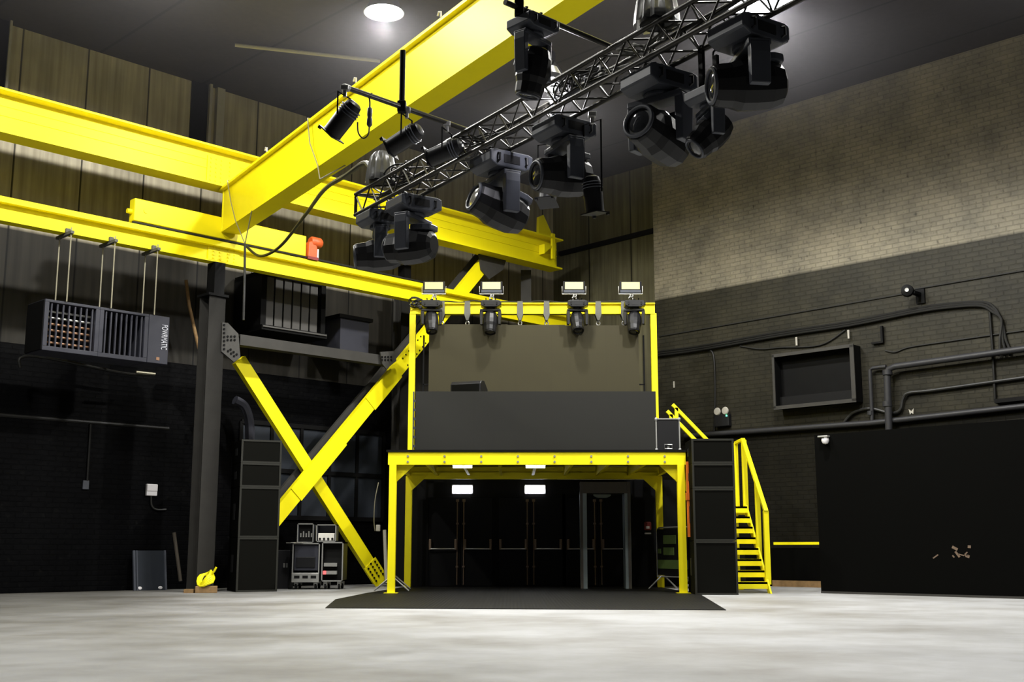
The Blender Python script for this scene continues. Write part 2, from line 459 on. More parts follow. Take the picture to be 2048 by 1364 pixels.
# ================================================================== THE SETTING
# left wall: plane Y - X = 40; local x runs to the right and away
S2 = math.sqrt(0.5)
LW = (-20 - 16 * S2, 20 - 16 * S2, 0)     # local x = 0
def lw_x(p): return ((p[0] - LW[0]) + (p[1] - LW[1])) * S2
CEIL = 13.9
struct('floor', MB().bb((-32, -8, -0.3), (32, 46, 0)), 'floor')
struct('ceiling', MB().bb((-34, -10, 0), (34, 30, 0.3)), 'ceiling', (-6, 20, CEIL), R45)
LWL = 46.4
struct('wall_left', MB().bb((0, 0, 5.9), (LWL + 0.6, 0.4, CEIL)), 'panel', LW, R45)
struct('wall_left', MB().bb((0, -0.12, 0), (LWL, 0.4, 5.9)), 'brick_black', LW, R45)
# recessed dark end wall X + Y = 43 and brick right wall X + Y = 41
struct('wall_back', MB().bb((-0.3, 0, 0), (6.3, 0.4, CEIL)), 'sheet', (1.5, 41.5, 0), -R45)
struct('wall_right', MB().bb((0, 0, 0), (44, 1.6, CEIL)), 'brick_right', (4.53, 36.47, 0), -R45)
# partition with the exit doors under the platform
YD = 33.3
struct('wall_partition', MB().bb((-3.35, 0, 0), (4.75, 0.25, 2.95)), 'door', (0, YD, 0))

# ------------------------------------------------------------------ doors
def exit_door(idx, px):
    X = atY(px, 1100, YD).x
    root = bpy.data.objects.new('door_%d' % idx, None); COL.objects.link(root)
    root.location = (X, YD, 0); root['kind'] = 'structure'
    T = Thing.__new__(Thing); T.o = root
    zt = 2.45
    T.part('door_frame', MB().bb((-0.98, -0.03, zt), (0.98, 0, zt + 0.09)).bb((-0.98, -0.03, 0), (-0.90, 0, zt)).bb((0.90, -0.03, 0), (0.98, 0, zt)), 'black_steel')
    for s in (-1, 1):
        lf = T.part('door_leaf', MB().bb((0.012 * s, -0.045, 0.02), (0.89 * s, -0.001, zt - 0.01)), 'door', bevel=0.004)
        x0, x1 = s * 0.16, s * 0.80
        T.part('push_bar', MB().tube([(s * 0.13, -0.17, 1.03), (s * 0.84, -0.17, 1.03)], 0.022, 10), 'chrome', lf, smooth=True)
        for x in (s * 0.13, s * 0.84):
            T.part('bar_bracket', MB().bb((x - 0.035, -0.19, 1.0), (x + 0.035, -0.04, 1.30)), 'brass', lf, bevel=0.015)
        T.part('shoot_bolt', MB().tube([(s * 0.09, -0.085, 0.05), (s * 0.09, -0.085, 2.38)], 0.017, 8), 'brass', lf, smooth=True)
        T.part('bolt_guide', MB().bb((s * 0.09 - 0.035, -0.12, 1.70), (s * 0.09 + 0.035, -0.04, 1.75)).bb((s * 0.09 - 0.035, -0.12, 0.52), (s * 0.09 + 0.035, -0.04, 0.57)).bb((s * 0.09 - 0.04, -0.12, 2.33), (s * 0.09 + 0.04, -0.04, 2.40)), 'brass', lf)
    return root
for i, px in enumerate((921, 1061, 1196)): exit_door(i + 1, px)

def bulkhead(px, label):
    p = atY(px, 979, YD)
    T = Thing('exit_light', label, 'light', (p.x, YD, p.z), 0, 'lit exit luminaires')
    T.part('housing', MB().bb((-0.30, -0.06, -0.13), (0.30, 0, 0.13)), 'white', bevel=0.02)
    T.part('diffuser', MB().bb((-0.27, -0.12, -0.105), (0.27, -0.06, 0.105)), 'batten_on', bevel=0.02)
bulkhead(925, 'bright white exit light above the left pair of doors')
bulkhead(1070, 'bright white exit light above the middle pair of doors')
p = atY(1204, 990, YD)
single('header_light', 'unlit low oval fitting above the right pair of doors', 'light', MB().lathe([(0.0, -0.04), (0.24, -0.04), (0.28, 0), (0.0, 0)], Matrix.Translation((p.x, YD, p.z)) @ Matrix.Rotation(PI / 2, 4, 'X') @ Matrix.Diagonal((1, 0.35, -1, 1)), 24), 'bluegrey', True)
p = atY(1295, 1056, YD)
T = Thing('fire_alarm_box', 'small red and white alarm box on the black wall right of the doors', 'alarm box', (p.x, YD, p.z))
T.part('casing', MB().bb((-0.10, -0.09, -0.06), (0.10, 0.005, 0.17)), 'red', bevel=0.03)
T.part('face_plate', MB().bb((-0.055, -0.10, -0.02), (0.045, -0.09, 0.05)), 'white')
T.part('base_strip', MB().bb((-0.09, -0.08, -0.17), (0.09, 0, -0.13)), 'white', bevel=0.01)

# ------------------------------------------------------------------ mezzanine platform
YF, YB = 28.0, 32.4
XL, XR = -2.82, 4.00
ZB, ZT = 2.99, 3.29
T = Thing('mezzanine_platform', 'yellow steel platform carrying the big screens over the doors', 'platform', (0.6, YF, 0))
for x, y, h in ((XL, YF, ZB), (XR, YF, ZB)):
    po = T.part('post', MB().ibeam((x, y, 0.02), (x, y, h), 0.17, 0.17, 0.014, 0.012, Vector((0, 1, 0))), 'yellow', world=True)
    T.part('base_plate', MB().bb((x - 0.16, y - 0.16, 0), (x + 0.16, y + 0.16, 0.02)), 'yellow', po, world=True)
for x in (XL, XR + 0.02):
    T.part('rear_post', MB().bb((x - 0.09, YB - 0.09, 0), (x + 0.09, YB + 0.09, ZB)), 'yellow', world=True, bevel=0.01)
fb = T.part('front_beam', MB().channel((XL - 0.12, YF, (ZB + ZT) / 2), (XR + 0.12, YF, (ZB + ZT) / 2), 0.14, ZT - ZB, 0.02, side=-1), 'yellow', world=True)
bolts(T, 'bolt', [Matrix.Translation((XL + 0.35 + k * 0.87, YF - 0.07, ZB + dz)) @ Matrix.Rotation(PI / 2, 4, 'X') for k in range(8) for dz in (0.07, 0.20)], 'alu', fb, 0.028, 0.022)
T.part('rear_beam', MB().channel((XL - 0.05, YB, (ZB + ZT) / 2 - 0.04), (XR + 0.05, YB, (ZB + ZT) / 2 - 0.04), 0.14, ZT - ZB, 0.015, side=1).bb((XL, YB - 0.1, ZB - 0.08), (XR, YB + 0.02, ZB + 0.1)), 'yellow', world=True)
for x, s in ((XL, -1), (XR, 1)):
    T.part('side_beam', MB().channel((x, YF + 0.08, (ZB + ZT) / 2), (x, YB, (ZB + ZT) / 2), 0.1, ZT - ZB - 0.01, 0.015, side=-1), 'yellow', world=True)
for k in range(7):
    x = XL + 0.78 + k * 0.87
    T.part('joist', MB().channel((x, YF + 0.08, ZB + 0.13), (x, YB - 0.1, ZB + 0.13), 0.07, 0.24, 0.008), 'yellow', world=True)
T.part('deck', MB().bb((XL - 0.16, YF - 0.10, ZT), (XR + 0.16, YB + 0.12, ZT + 0.05)), 'black_steel', world=True, label='black deck boards')
T.part('deck_underside', MB().bb((XL - 0.05, YF + 0.08, ZT - 0.03), (XR + 0.05, YB, ZT - 0.002)), 'deckply', world=True)
for x, s in ((XL, 1), (XR, -1)):
    for y in (YF + 0.1, YB - 0.1):
        T.part('knee_bracket', MB().prism([(0, 0), (s * 0.45, 0), (0, -0.42)], -0.02, 0.02, Matrix.Translation((x + s * 0.07, y, ZB + 0.02))), 'yellow', world=True)

# lit battens under the front beam
def batten(px, w, label):
    p = atY(px, 931, YF + 0.45)
    T = Thing('batten_light', label, 'light', (p.x, YF + 0.45, ZB + 0.02), 0, 'strip lights under the platform')
    T.part('tray', MB().bb((-w / 2, -0.05, 0.0), (w / 2, 0.05, 0.06)), 'white', bevel=0.01)
    T.part('tube', MB().tube([(-w / 2 + 0.02, 0, -0.03), (w / 2 - 0.02, 0, -0.03)], 0.034, 10), 'batten_on', smooth=True)
batten(925, 0.5, 'short lit strip light under the platform, left one')
batten(1071, 0.5, 'short lit strip light under the platform, right one')

# portal frame standing on the platform
top = atY(1066, 607, YB).z
ZP0, ZP1 = ZT + 0.05, top
bh = top - atY(1066, 629, YB).z
T = Thing('portal_frame', 'tall yellow goalpost frame standing on the platform behind the screens', 'frame', (0.6, YB, ZP0))
xl, xr = atY(824, 760, YB).x, atY(1309, 760, YB).x
xl2, xr2 = xl, xr
for x, s in ((xl, 1), (xr, -1)):
    po = T.part('upright', MB().ibeam((x, YB, ZP0), (x, YB, ZP1 - bh + 0.02), 0.17, 0.17, 0.015, 0.012, Vector((0, 1, 0))), 'yellow', world=True)
    T.part('upright_foot', MB().bb((x - 0.14, YB - 0.14, ZP0), (x + 0.14, YB + 0.14, ZP0 + 0.02)), 'yellow', po, world=True)
T.part('crossbeam', MB().ibeam((xl - 0.08, YB, ZP1 - bh / 2), (xr + 0.05, YB, ZP1 - bh / 2), 0.2, bh, 0.022, 0.014), 'yellow', world=True)
PORTAL_Z = ZP1 - bh

# slings with rings on the crossbeam
def sling(px, label, rr=0.05):
    x = atY(px, 618, YB).x
    T = Thing('lifting_sling', label, 'sling', (x, YB, PORTAL_Z - 0.25), 0, 'slings on the portal crossbeam')
    b = MB()
    w = 0.075
    H = bh + 0.28
    # loop round the beam, gathered below
    b.prism([(-w, H), (w, H), (w * 1.2, 0.24), (0.03, 0.07), (-0.03, 0.07), (-w * 1.2, 0.24)], -0.125, -0.112)
    b.prism([(-w, H), (w, H), (w * 1.2, 0.24), (0.03, 0.07), (-0.03, 0.07), (-w * 1.2, 0.24)], 0.112, 0.125)
    b.bb((-w, -0.125, H - 0.003), (w, 0.125, H + 0.012))
    b.bb((-0.03, -0.12, 0.06), (0.03, 0.12, 0.085))
    T.part('webbing', b, 'strap')
    pts = [(math.cos(a) * rr, 0, -0.005 + math.sin(a) * rr) for a in [2 * PI * k / 16 for k in range(16)]]
    T.part('ring', MB().tube(pts, 0.018, 8, closed=True).tube([(0, 0, 0.045), (0, 0, 0.075)], 0.014), 'chrome', smooth=True)
for px, lb in ((884, 'beside the leftmost small moving light'), (935, 'between the two left flood panels'), (1040, 'right of the second flood panel'),
               (1093, 'left of the third flood panel'), (1196, 'between the two right flood panels'), (1247, 'beside the rightmost small moving light')):
    sling(px, 'grey webbing sling with steel ring ' + lb)

# flood panels on top of the crossbeam
def flood(px, label):
    x = atY(px, 600, YB).x
    z = ZP1
    T = Thing('flood_panel', label, 'flood light', (x, YB - 0.04, z), 0, 'flood panels on the portal frame')
    w, h, z0 = 0.62, 0.33, 0.28
    tilt = Matrix.Translation((0, -0.06, z0 + h / 2)) @ Matrix.Rotation(0.10, 4, 'X')
    T.part('housing', MB().box((0, 0.05, 0), (w, 0.09, h), tilt), 'plastic', bevel=0.012)
    T.part('led_face', MB().box((0, -0.003, 0.045), (w - 0.11, 0.02, h - 0.13), tilt), 'panel_pale')
    T.part('lower_bezel', MB().box((0, -0.003, -0.115), (w - 0.04, 0.022, 0.07), tilt), 'plastic_grey')
    T.part('bracket', MB().tube([(-w / 2 - 0.025, -0.02, z0 + h * 0.62), (-w / 2 - 0.025, -0.02, z0 - 0.02), (w / 2 + 0.025, -0.02, z0 - 0.02), (w / 2 + 0.025, -0.02, z0 + h * 0.62)], 0.014, 6), 'alu')
    b = MB().tube([(0.02, -0.04, z0 - 0.03), (-0.05, -0.06, 0.14), (-0.03, -0.06, 0.02)], 0.02, 8)
    b.tube([(0.02, -0.04, z0 - 0.03), (0.06, -0.02, 0.14), (0.05, -0.02, 0.02)], 0.018, 8)
    pts = [(0.02 + math.cos(a) * 0.042, -0.07, z0 - 0.075 + math.sin(a) * 0.042) for a in [2 * PI * k / 14 for k in range(14)]]
    b.tube(pts, 0.016, 6, closed=True)
    b.box((0.0, -0.03, 0.012), (0.16, 0.2, 0.024))
    T.part('clamp', b, 'alu')
for px, lb in ((868, 'above the left corner of the portal frame'), (983, 'second from the left on the portal frame'), (1148, 'third from the left on the portal frame'), (1261, 'above the right end of the portal frame')):
    flood(px, 'pale rectangular flood panel in a bracket ' + lb)

# ------------------------------------------------------------------ moving heads
HEADS = []
def moving_head(label, loc, rz, pan, tilt, S=1.0, group='moving heads on the lighting truss', lens='lens', hook=0.12, arm=1.0, wide=1.0, shell='plastic_grey'):
    """hangs from loc; local z down the yoke; rz turns the base, pan the yoke, tilt the head"""
    T = Thing('moving_head_light', label, 'stage light', loc, rz, group)
    s = S
    for x in (-0.13 * s, 0.13 * s):
        b = MB().bb((x - 0.025 * s, -0.04 * s, -hook - 0.02), (x + 0.025 * s, 0.04 * s, -0.02))
        b.tube([(x, 0.05 * s * math.cos(a), 0.05 * s * math.sin(a) + 0.0) for a in [PI * 1.25 + 2 * PI * 0.75 * k / 8 for k in range(9)]], 0.014 * s, 6)
        T.part('hook_clamp', b, 'black_steel')
    z0 = -hook
    # base: long chamfered housing
    bw, bd, bhh = 0.54 * s * wide, 0.44 * s, 0.19 * s
    base = MB()
    base.prism([(-bw / 2, -0.02 * s), (-bw / 2 + 0.06 * s, 0), (bw / 2 - 0.06 * s, 0), (bw / 2, -0.02 * s), (bw / 2, -bhh + 0.05 * s), (bw / 2 - 0.09 * s, -bhh), (-bw / 2 + 0.09 * s, -bhh), (-bw / 2, -bhh + 0.05 * s)], -bd / 2, bd / 2, Matrix.Translation((0, 0, z0)))
    bo = T.part('base', base, shell, bevel=0.015 * s)
    T.part('end_cap', MB().bb((bw / 2 - 0.01 * s, -bd / 2 * 0.8, z0 - bhh + 0.05 * s), (bw / 2 + 0.03 * s, bd / 2 * 0.8, z0 - 0.03 * s)), shell, bo, bevel=0.012 * s)
    T.part('display_panel', MB().bb((-0.10 * s, -bd / 2 - 0.006 * s, z0 - 0.14 * s), (0.10 * s, -bd / 2 + 0.002, z0 - 0.05 * s)), 'plastic', bo)
    for x in (-1, 1):
        T.part('carry_handle', MB().tube([(x * bw * 0.32, -bd / 2, z0 - 0.05 * s), (x * bw * 0.32, -bd / 2 - 0.035 * s, z0 - 0.06 * s), (x * bw * 0.32, -bd / 2 - 0.035 * s, z0 - 0.13 * s), (x * bw * 0.32, -bd / 2, z0 - 0.14 * s)], 0.012 * s, 6), 'plastic', bo)
    Mp = Matrix.Translation((0, 0, z0 - bhh)) @ Matrix.Rotation(pan, 4, 'Z')
    ax = 0.245 * s
    zc = -0.40 * s * arm      # tilt axis below base
    yk = MB()
    yk.lathe([(0, 0), (0.14 * s, 0), (0.14 * s, -0.04 * s), (0, -0.04 * s)], Mp, 18)
    yk.box((0, 0, -0.065 * s), (2 * ax + 0.08 * s, 0.20 * s, 0.06 * s), Mp)
    for x in (-1, 1):
        yk.prism([(x * (ax - 0.04 * s), -0.04 * s), (x * (ax + 0.045 * s), -0.06 * s), (x * (ax + 0.055 * s), -0.16 * s), (x * (ax + 0.04 * s), zc - 0.09 * s), (x * (ax - 0.03 * s), zc - 0.09 * s), (x * (ax - 0.035 * s), -0.12 * s)], -0.085 * s, 0.085 * s, Mp)
    T.part('yoke', yk, shell, bevel=0.012 * s)
    Mh = Mp @ Matrix.Translation((0, 0, zc)) @ Matrix.Rotation(tilt, 4, 'X')
    # head pointing along -z of Mh when tilt = 0
    hd = MB()
    r = 0.19 * s
    prof = [(0.0, 0.30), (0.10, 0.30), (0.15, 0.27), (0.19, 0.16), (0.20, 0.02), (0.20, -0.10), (0.175, -0.18), (0.165, -0.30), (0.155, -0.33), (0.12, -0.33)]
    hd.lathe([(a * s, z * s) for a, z in prof], Mh @ Matrix.Diagonal((1.0, 1.12, 1, 1)), 12)
    ho = T.part('head', hd, 'plastic', smooth=False, bevel=0.01 * s)
    T.part('rear_cover', MB().prism([(-0.09 * s, 0.29 * s), (0.09 * s, 0.29 * s), (0.13 * s, 0.20 * s), (0.13 * s, 0.02 * s), (-0.13 * s, 0.02 * s), (-0.13 * s, 0.20 * s)], 0.17 * s, 0.245 * s, Mh), shell, ho, bevel=0.015 * s)
    T.part('lens', MB().lathe([(0.0, -0.345 * s), (0.07 * s, -0.342 * s), (0.12 * s, -0.325 * s), (0.12 * s, -0.30 * s), (0, -0.30 * s)], Mh, 24), lens, ho, smooth=True)
    pts = [Mh @ Vector((math.cos(a) * 0.142 * s, math.sin(a) * 0.142 * s, -0.335 * s)) for a in [2 * PI * k / 24 for k in range(24)]]
    T.part('lens_rim', MB().tube(pts, 0.018 * s, 8, closed=True), shell, ho, smooth=True)
    return T

# small ones under the portal crossbeam
for px, lb, pn, tl in ((866, 'below the leftmost flood panel', 0.15, -0.45), (982, 'below the second flood panel', -0.1, -0.30), (1152, 'below the third flood panel', 0.1, -0.55), (1264, 'below the rightmost flood panel', -0.2, -0.4)):
    x = atY(px, 610, YB).x
    T = moving_head('small black moving light hanging on the portal frame ' + lb, (x, YB - 0.56, ZP1 - 0.02), 0, pn, tl, 1.0, 'moving heads on the portal frame', hook=0.04, arm=0.95, shell='plastic')
    T.part('mount_arm', MB().bb((-0.04, 0.0, -0.03), (0.04, 0.45, 0.03)), 'black_steel')

# cables along the crossbeam top
pts = []
random.seed(3)
for k in range(17):
    px = 870 + k * 25.5
    q = atY(px, 606, YB - 0.05); pts.append((q.x, YB - 0.05 + random.uniform(-0.03, 0.03), ZP1 + 0.02 + random.uniform(0, 0.05)))
single('power_cable', 'thin black cable lying along the top of the yellow portal crossbeam', 'cable', MB().tube(smooth_path(pts, 5), 0.018, 6), 'hose', True)
b = MB()
random.seed(11)
for k in range(7):
    c = atY(835 + random.uniform(-8, 16), 605 + random.uniform(-6, 8), YB - 0.12)
    a0 = random.uniform(0, 6)
    rr = random.uniform(0.09, 0.19)
    b.tube([c + Vector((math.cos(a0 + t * 0.45) * rr * 1.4, math.sin(t * 0.9) * 0.06, math.sin(a0 + t * 0.45) * rr * 0.7)) for t in range(14)], 0.022, 6, closed=True)
single('cable_bundle', 'tangle of black cables on the left corner of the portal frame', 'cable', b, 'hose', True)

# ------------------------------------------------------------------ LED screens
YS = 32.15
a, c = atY(857, 782, YS), atY(1276, 649, YS)
zs0, zs1 = ZT + 0.05, c.z
T = Thing('led_wall_screen', 'large dark grey video screen hung under the yellow portal frame', 'screen', ((a.x + c.x) / 2, YS, zs0))
w = c.x - a.x
h = zs1 - zs0
x1 = w * 0.5
T.part('screen_face', MB().prism([(-x1, 0), (x1, 0), (x1, h - 0.03), (x1 * 0.30, h - 0.03), (x1 * 0.30, h - 0.015), (-x1 * 0.25, h - 0.015), (-x1 * 0.25, h), (-x1, h)], -0.03, 0.0), 'led')
T.part('cabinet_back', MB().bb((-x1 + 0.02, 0, 0), (x1 - 0.02, 0.12, h - 0.06)), 'black_steel')
for s in (-1, 1):
    b = MB()
    for k in range(5): b.bb((s * x1, 0.02, 0.35 + k * 0.45), (s * (x1 + 0.16), 0.07, 0.38 + k * 0.45))
    b.bb((s * (x1 + 0.13), 0.02, 0), (s * (x1 + 0.17), 0.1, h - 0.3))
    T.part('side_ladder_frame', b, 'black_steel')
YS2 = 28.35
a, c = atY(830, 903, YS2), atY(1311, 783, YS2)
T = Thing('dj_booth', 'wide dark grey video screen fronted booth along the platform edge', 'booth', ((a.x + c.x) / 2, YS2, ZT + 0.05))
w = c.x - a.x; h = c.z - (ZT + 0.05)
BOOTH_TOP = c.z
T.part('screen_face', MB().bb((-w / 2, -0.03, 0), (w / 2, 0, h)), 'led_booth_shaded')
T.part('counter', MB().bb((-w / 2 + 0.02, 0, 0), (w / 2 - 0.02, 0.9, h - 0.01)), 'black_steel')
b = MB()
for k in range(6): b.bb((-w / 2 - 0.05, 0.0, 0.1 + k * 0.22), (-w / 2 + 0.02, 0.06, 0.16 + k * 0.22))
b.bb((-w / 2 - 0.07, 0.0, 0), (-w / 2 - 0.04, 0.08, h))
T.part('edge_latches', b, 'plastic_grey')
# monitor wedge on the booth
p = atY(938, 782, YS2 + 0.5)
T = Thing('monitor_speaker', 'black wedge monitor speaker sitting on top of the booth', 'speaker', (p.x, YS2 + 0.45, BOOTH_TOP - 0.01))
mw = 0.80
T.part('cabinet', MB().prism([(-0.23, 0), (0.26, 0), (0.26, 0.13), (0.02, 0.33), (-0.16, 0.30), (-0.23, 0.24)], -mw / 2, mw / 2, Matrix.Rotation(R45 * 2, 4, 'Z') @ Matrix.Rotation(-0.35, 4, 'Z')), 'plastic', bevel=0.015)
T.part('grille', MB().prism([(-0.245, 0.02), (-0.235, 0.02), (-0.235, 0.22), (-0.245, 0.22)], -mw / 2 + 0.04, mw / 2 - 0.04, Matrix.Rotation(R45 * 2 - 0.35, 4, 'Z')), 'grille')
# flight case
q0, q1 = atY(1313, 902, YS2), atY(1358, 838, YS2)
T = Thing('flight_case', 'black flight case with silver edges standing at the right end of the platform', 'case', ((q0.x + q1.x) / 2, YS2, ZT + 0.05))
fw = q1.x - q0.x; fh = q1.z - ZT - 0.05
T.part('body', MB().bb((-fw / 2, -0.02, 0), (fw / 2, 0.55, fh)), 'plastic')
e = 0.03
b = MB()
for x in (-fw / 2, fw / 2):
    for y in (-0.02, 0.55): b.bb((x - e / 2, y - e / 2, 0), (x + e / 2, y + e / 2, fh))
for z in (0.015, fh):
    for y in (-0.02, 0.55): b.bb((-fw / 2, y - e / 2, z - e / 2), (fw / 2, y + e / 2, z + e / 2))
    for x in (-fw / 2, fw / 2): b.bb((x - e / 2, -0.02, z - e / 2), (x + e / 2, 0.55, z + e / 2))
T.part('edge_trim', b, 'alu')
for x in (-fw / 2, fw / 2):
    for z in (0.03, fh - 0.01): T.part('corner_cap', MB().box((x, -0.03, z), (0.07, 0.04, 0.07)), 'chrome', bevel=0.015)
T.part('dish_handle', MB().tube([(-0.09, -0.045, 0.06), (-0.09, -0.045, 0.16), (0.09, -0.045, 0.16), (0.09, -0.045, 0.06)], 0.012, 6, closed=True).box((0, -0.04, 0.09), (0.05, 0.02, 0.05)), 'chrome')

# ------------------------------------------------------------------ stairs right of the platform
T = Thing('staircase', 'yellow steel stairs with handrails right of the right speaker stack', 'stairs', (5.7, 28.6, 0))
SXR, SXL = 6.02, 5.18
yb0, zstep, ystep = 28.15, 0.262, 0.30
N = 8
ytop = yb0 + N * ystep; ztop = N * zstep
for s, x in ((1, SXR), (-1, SXL)):
    T.part('stringer', MB().prism([(yb0 - 0.28, 0.0), (yb0 + 0.02, 0.0), (ytop + 0.1, ztop - 0.16), (ytop + 0.1, ztop + 0.04), (ytop - 0.12, ztop + 0.04)], -0.02, 0.02, Matrix.Translation((x, 0, 0)) @ Matrix.Rotation(PI / 2, 4, 'Z')), 'yellow', world=True)
for k in range(N):
    y, z = yb0 + k * ystep, (k + 1) * zstep
    T.part('tread', MB().bb((SXL + 0.02, y, z - 0.05), (SXR - 0.02, y + 0.26, z)).bb((SXL + 0.02, y, z - 0.16), (SXR - 0.02, y + 0.02, z)), 'yellow', world=True)
T.part('landing', MB().bb((4.9, ytop + 0.02, ztop - 0.05), (SXR, 31.95, ztop + 0.0)).bb((4.9, ytop + 0.02, ztop - 0.2), (SXR, ytop + 0.06, ztop)), 'yellow', world=True)
for x, y in ((5.75, ytop + 0.15), (5.0, 31.8), (SXR - 0.06, 31.8)):
    T.part('support_leg', MB().bb((x - 0.09, y - 0.06, 0), (x + 0.09, y + 0.06, ztop - 0.05)).bb((x - 0.16, y - 0.12, 0), (x + 0.16, y + 0.12, 0.02)), 'yellow', world=True)
# lower handrail on the outer side
pA = atY(1541, 1024, yb0 + 0.1); pB = atY(1490, 879, ytop + 0.12)
xr_ = SXR + 0.03
railZ0, railZ1 = pA.z, pB.z
pA = Vector((xr_, yb0 + 0.1, railZ0)); pB = Vector((xr_ - 0.02, ytop + 0.12, railZ1))
T.part('handrail', MB().bar(pA, pB, 0.10, 0.10), 'yellow', world=True, bevel=0.01)
pC = Vector((xr_ - 0.02, 31.7, railZ1))
T.part('landing_rail', MB().bar(pB, pC, 0.08, 0.08), 'yellow', world=True, bevel=0.01)
def up_to(y): return railZ0 + (railZ1 - railZ0) * (y - pA.y) / (pB.y - pA.y)
for y, z0, w in ((yb0 + 0.16, 0.20, 0.12), (yb0 + 1.05, 0.78, 0.11), (ytop + 0.12, ztop - 0.1, 0.12)):
    T.part('rail_post', MB().bb((xr_ - w / 2, y - w / 2, z0), (xr_ + w / 2, y + w / 2, up_to(y) - 0.02)), 'yellow', world=True)
T.part('rail_post', MB().bb((xr_ - 0.07, 31.64, ztop), (xr_ + 0.03, 31.74, railZ1)), 'yellow', world=True)
# upper flight from the platform down to the landing
u0, u1 = Vector((XR + 0.12, 30.6, ZT)), Vector((5.25, 30.6, ztop))
for y in (30.2, 31.5):
    T.part('upper_stringer', MB().bar((XR + 0.19, y, ZT - 0.12), (5.35, y, ztop - 0.10), 0.05, 0.26), 'yellow', world=True)
for k in range(4):
    f = (k + 0.6) / 4.6
    x, z = XR + 0.12 + f * 1.2, ZT + (ztop - ZT) * f
    T.part('upper_tread', MB().bb((x - 0.12, 30.22, z - 0.04), (x + 0.14, 31.48, z)), 'yellow', world=True)
for y, a0, a1 in ((30.2, (1334, 822), (1392, 882)), (31.5, (1345, 809), (1418, 884))):
    r0, r1 = atY(*a0, y), atY(*a1, y)
    T.part('upper_handrail', MB().bar(r0, r1 + (r1 - r0) * 0.25, 0.09, 0.09), 'yellow', world=True, bevel=0.01)
    x = r0.x + 0.10
    T.part('upper_post', MB().bb((x - 0.045, y - 0.045, ZT - 0.1), (x + 0.045, y + 0.045, r0.z - 0.09)), 'yellow', world=True)
T.part('stringer_plate', MB().prism([(XR + 0.09, ZB + 0.28), (XR + 0.30, ZB + 0.05), (XR + 0.30, ZB - 0.52), (XR + 0.09, ZB - 0.28)], YF + 0.25, YF + 0.29), 'yellow', world=True)

# ------------------------------------------------------------------ speaker stacks
def cabinet(label, loc, rz, w, d, h, group):
    T = Thing('speaker_cabinet', label, 'speaker', loc, rz, group)
    T.part('cabinet', MB().bb((0, 0.03, 0.004), (w, d, h)), 'speaker', bevel=0.012)
    t = 0.045
    T.part('front_rim', MB().bb((0, 0, 0.004), (w, 0.04, t)).bb((0, 0, h - t), (w, 0.04, h)).bb((0, 0, t), (t, 0.04, h - t)).bb((w - t, 0, t), (w, 0.04, h - t)), 'speaker_rim')
    T.part('grille', MB().bb((t, 0.015, t), (w - t, 0.03, h - t)), 'grille')
    for x in (0, w):
        T.part('side_handle', MB().bb((x - 0.012, d * 0.42, h * 0.35), (x + 0.012, d * 0.62, h * 0.68)), 'rubber', bevel=0.01)
LH = [1.30, 1.225, 0.59, 0.575]
z = 0.0
lbl = ['bottom of the left stack', 'second from the floor in the left stack', 'third from the floor in the left stack', 'topmost of the left stack']
for h, l in zip(LH, lbl):
    cabinet('black speaker cabinet, ' + l + ' by the yellow cross brace', (-6.66, 28.95, z), math.radians(24), 1.0, 1.15, h, 'left speaker stack'); z += h
RH = [1.20, 1.19, 0.57, 0.57]
z = 0.0
lbl = ['bottom of the right stack', 'second from the floor in the right stack', 'third from the floor in the right stack', 'topmost of the right stack']
for h, l in zip(RH, lbl):
    cabinet('black speaker cabinet, ' + l + ' by the yellow stairs', (4.14, 27.1, z), math.radians(-1), 0.97, 1.15, h, 'right speaker stack'); z += h
RST = z
# orange ratchet strap round the right stack
b = MB()
b.bb((4.10, 27.72, 1.3), (4.152, 27.80, 3.05))
b.bb((4.08, 27.69, 2.15), (4.152, 27.83, 2.32))
single('ratchet_strap', 'orange strap hanging down the left side of the right speaker stack', 'strap', b, 'orange')
pp = [atY(1384, 930, 27.6), atY(1381, 970, 27.6), atY(1386, 1010, 27.6), atY(1384, 1080, 27.6)]

# ------------------------------------------------------------------ rubber mat
pl = [atZ(680, 1216, 0), atZ(1442, 1221, 0), atZ(1392, 1186, 0), atZ(735, 1184, 0)]
b = MB()
poly = [Vector((-3.25, 20.95, 0)), Vector((3.60, 20.25, 0)), Vector((4.25, 27.0, 0)), Vector((4.0, 33.0, 0)), Vector((-2.9, 33.0, 0)), Vector((-3.4, 28.2, 0)), Vector((-3.6, 24.5, 0))]
lo = [b.bm.verts.new(v) for v in poly]; hi = [b.bm.verts.new(v + Vector((0, 0, 0.012))) for v in poly]
b.bm.faces.new(hi); b.bm.faces.new(lo[::-1])
for i in range(len(poly)):
    j = (i + 1) % len(poly); b.bm.faces.new((lo[i], lo[j], hi[j], hi[i]))
single('floor_mat', 'large black ribbed rubber mat on the floor in front of the doors', 'mat', b, 'mat')

# ------------------------------------------------------------------ runway beams along the left wall
DC = 36.5
def cS(px, z, d=DC):
    """point of plane Y - X = d in the sight column px at height z"""
    r = ray(px, 600); k = d / (r.y - r.x)
    r2 = r * k
    # refine: column px is a plane through the camera; iterate on the row
    py = 600.0
    for _ in range(12):
        q = atS(px, py, d)
        py -= (z - q.z) * F_PX / q.length
    q = atS(px, py, d); q.z = z
    return q
NRM = Vector((S2, -S2, 0))      # towards the hall
DIRW = Vector((S2, S2, 0))
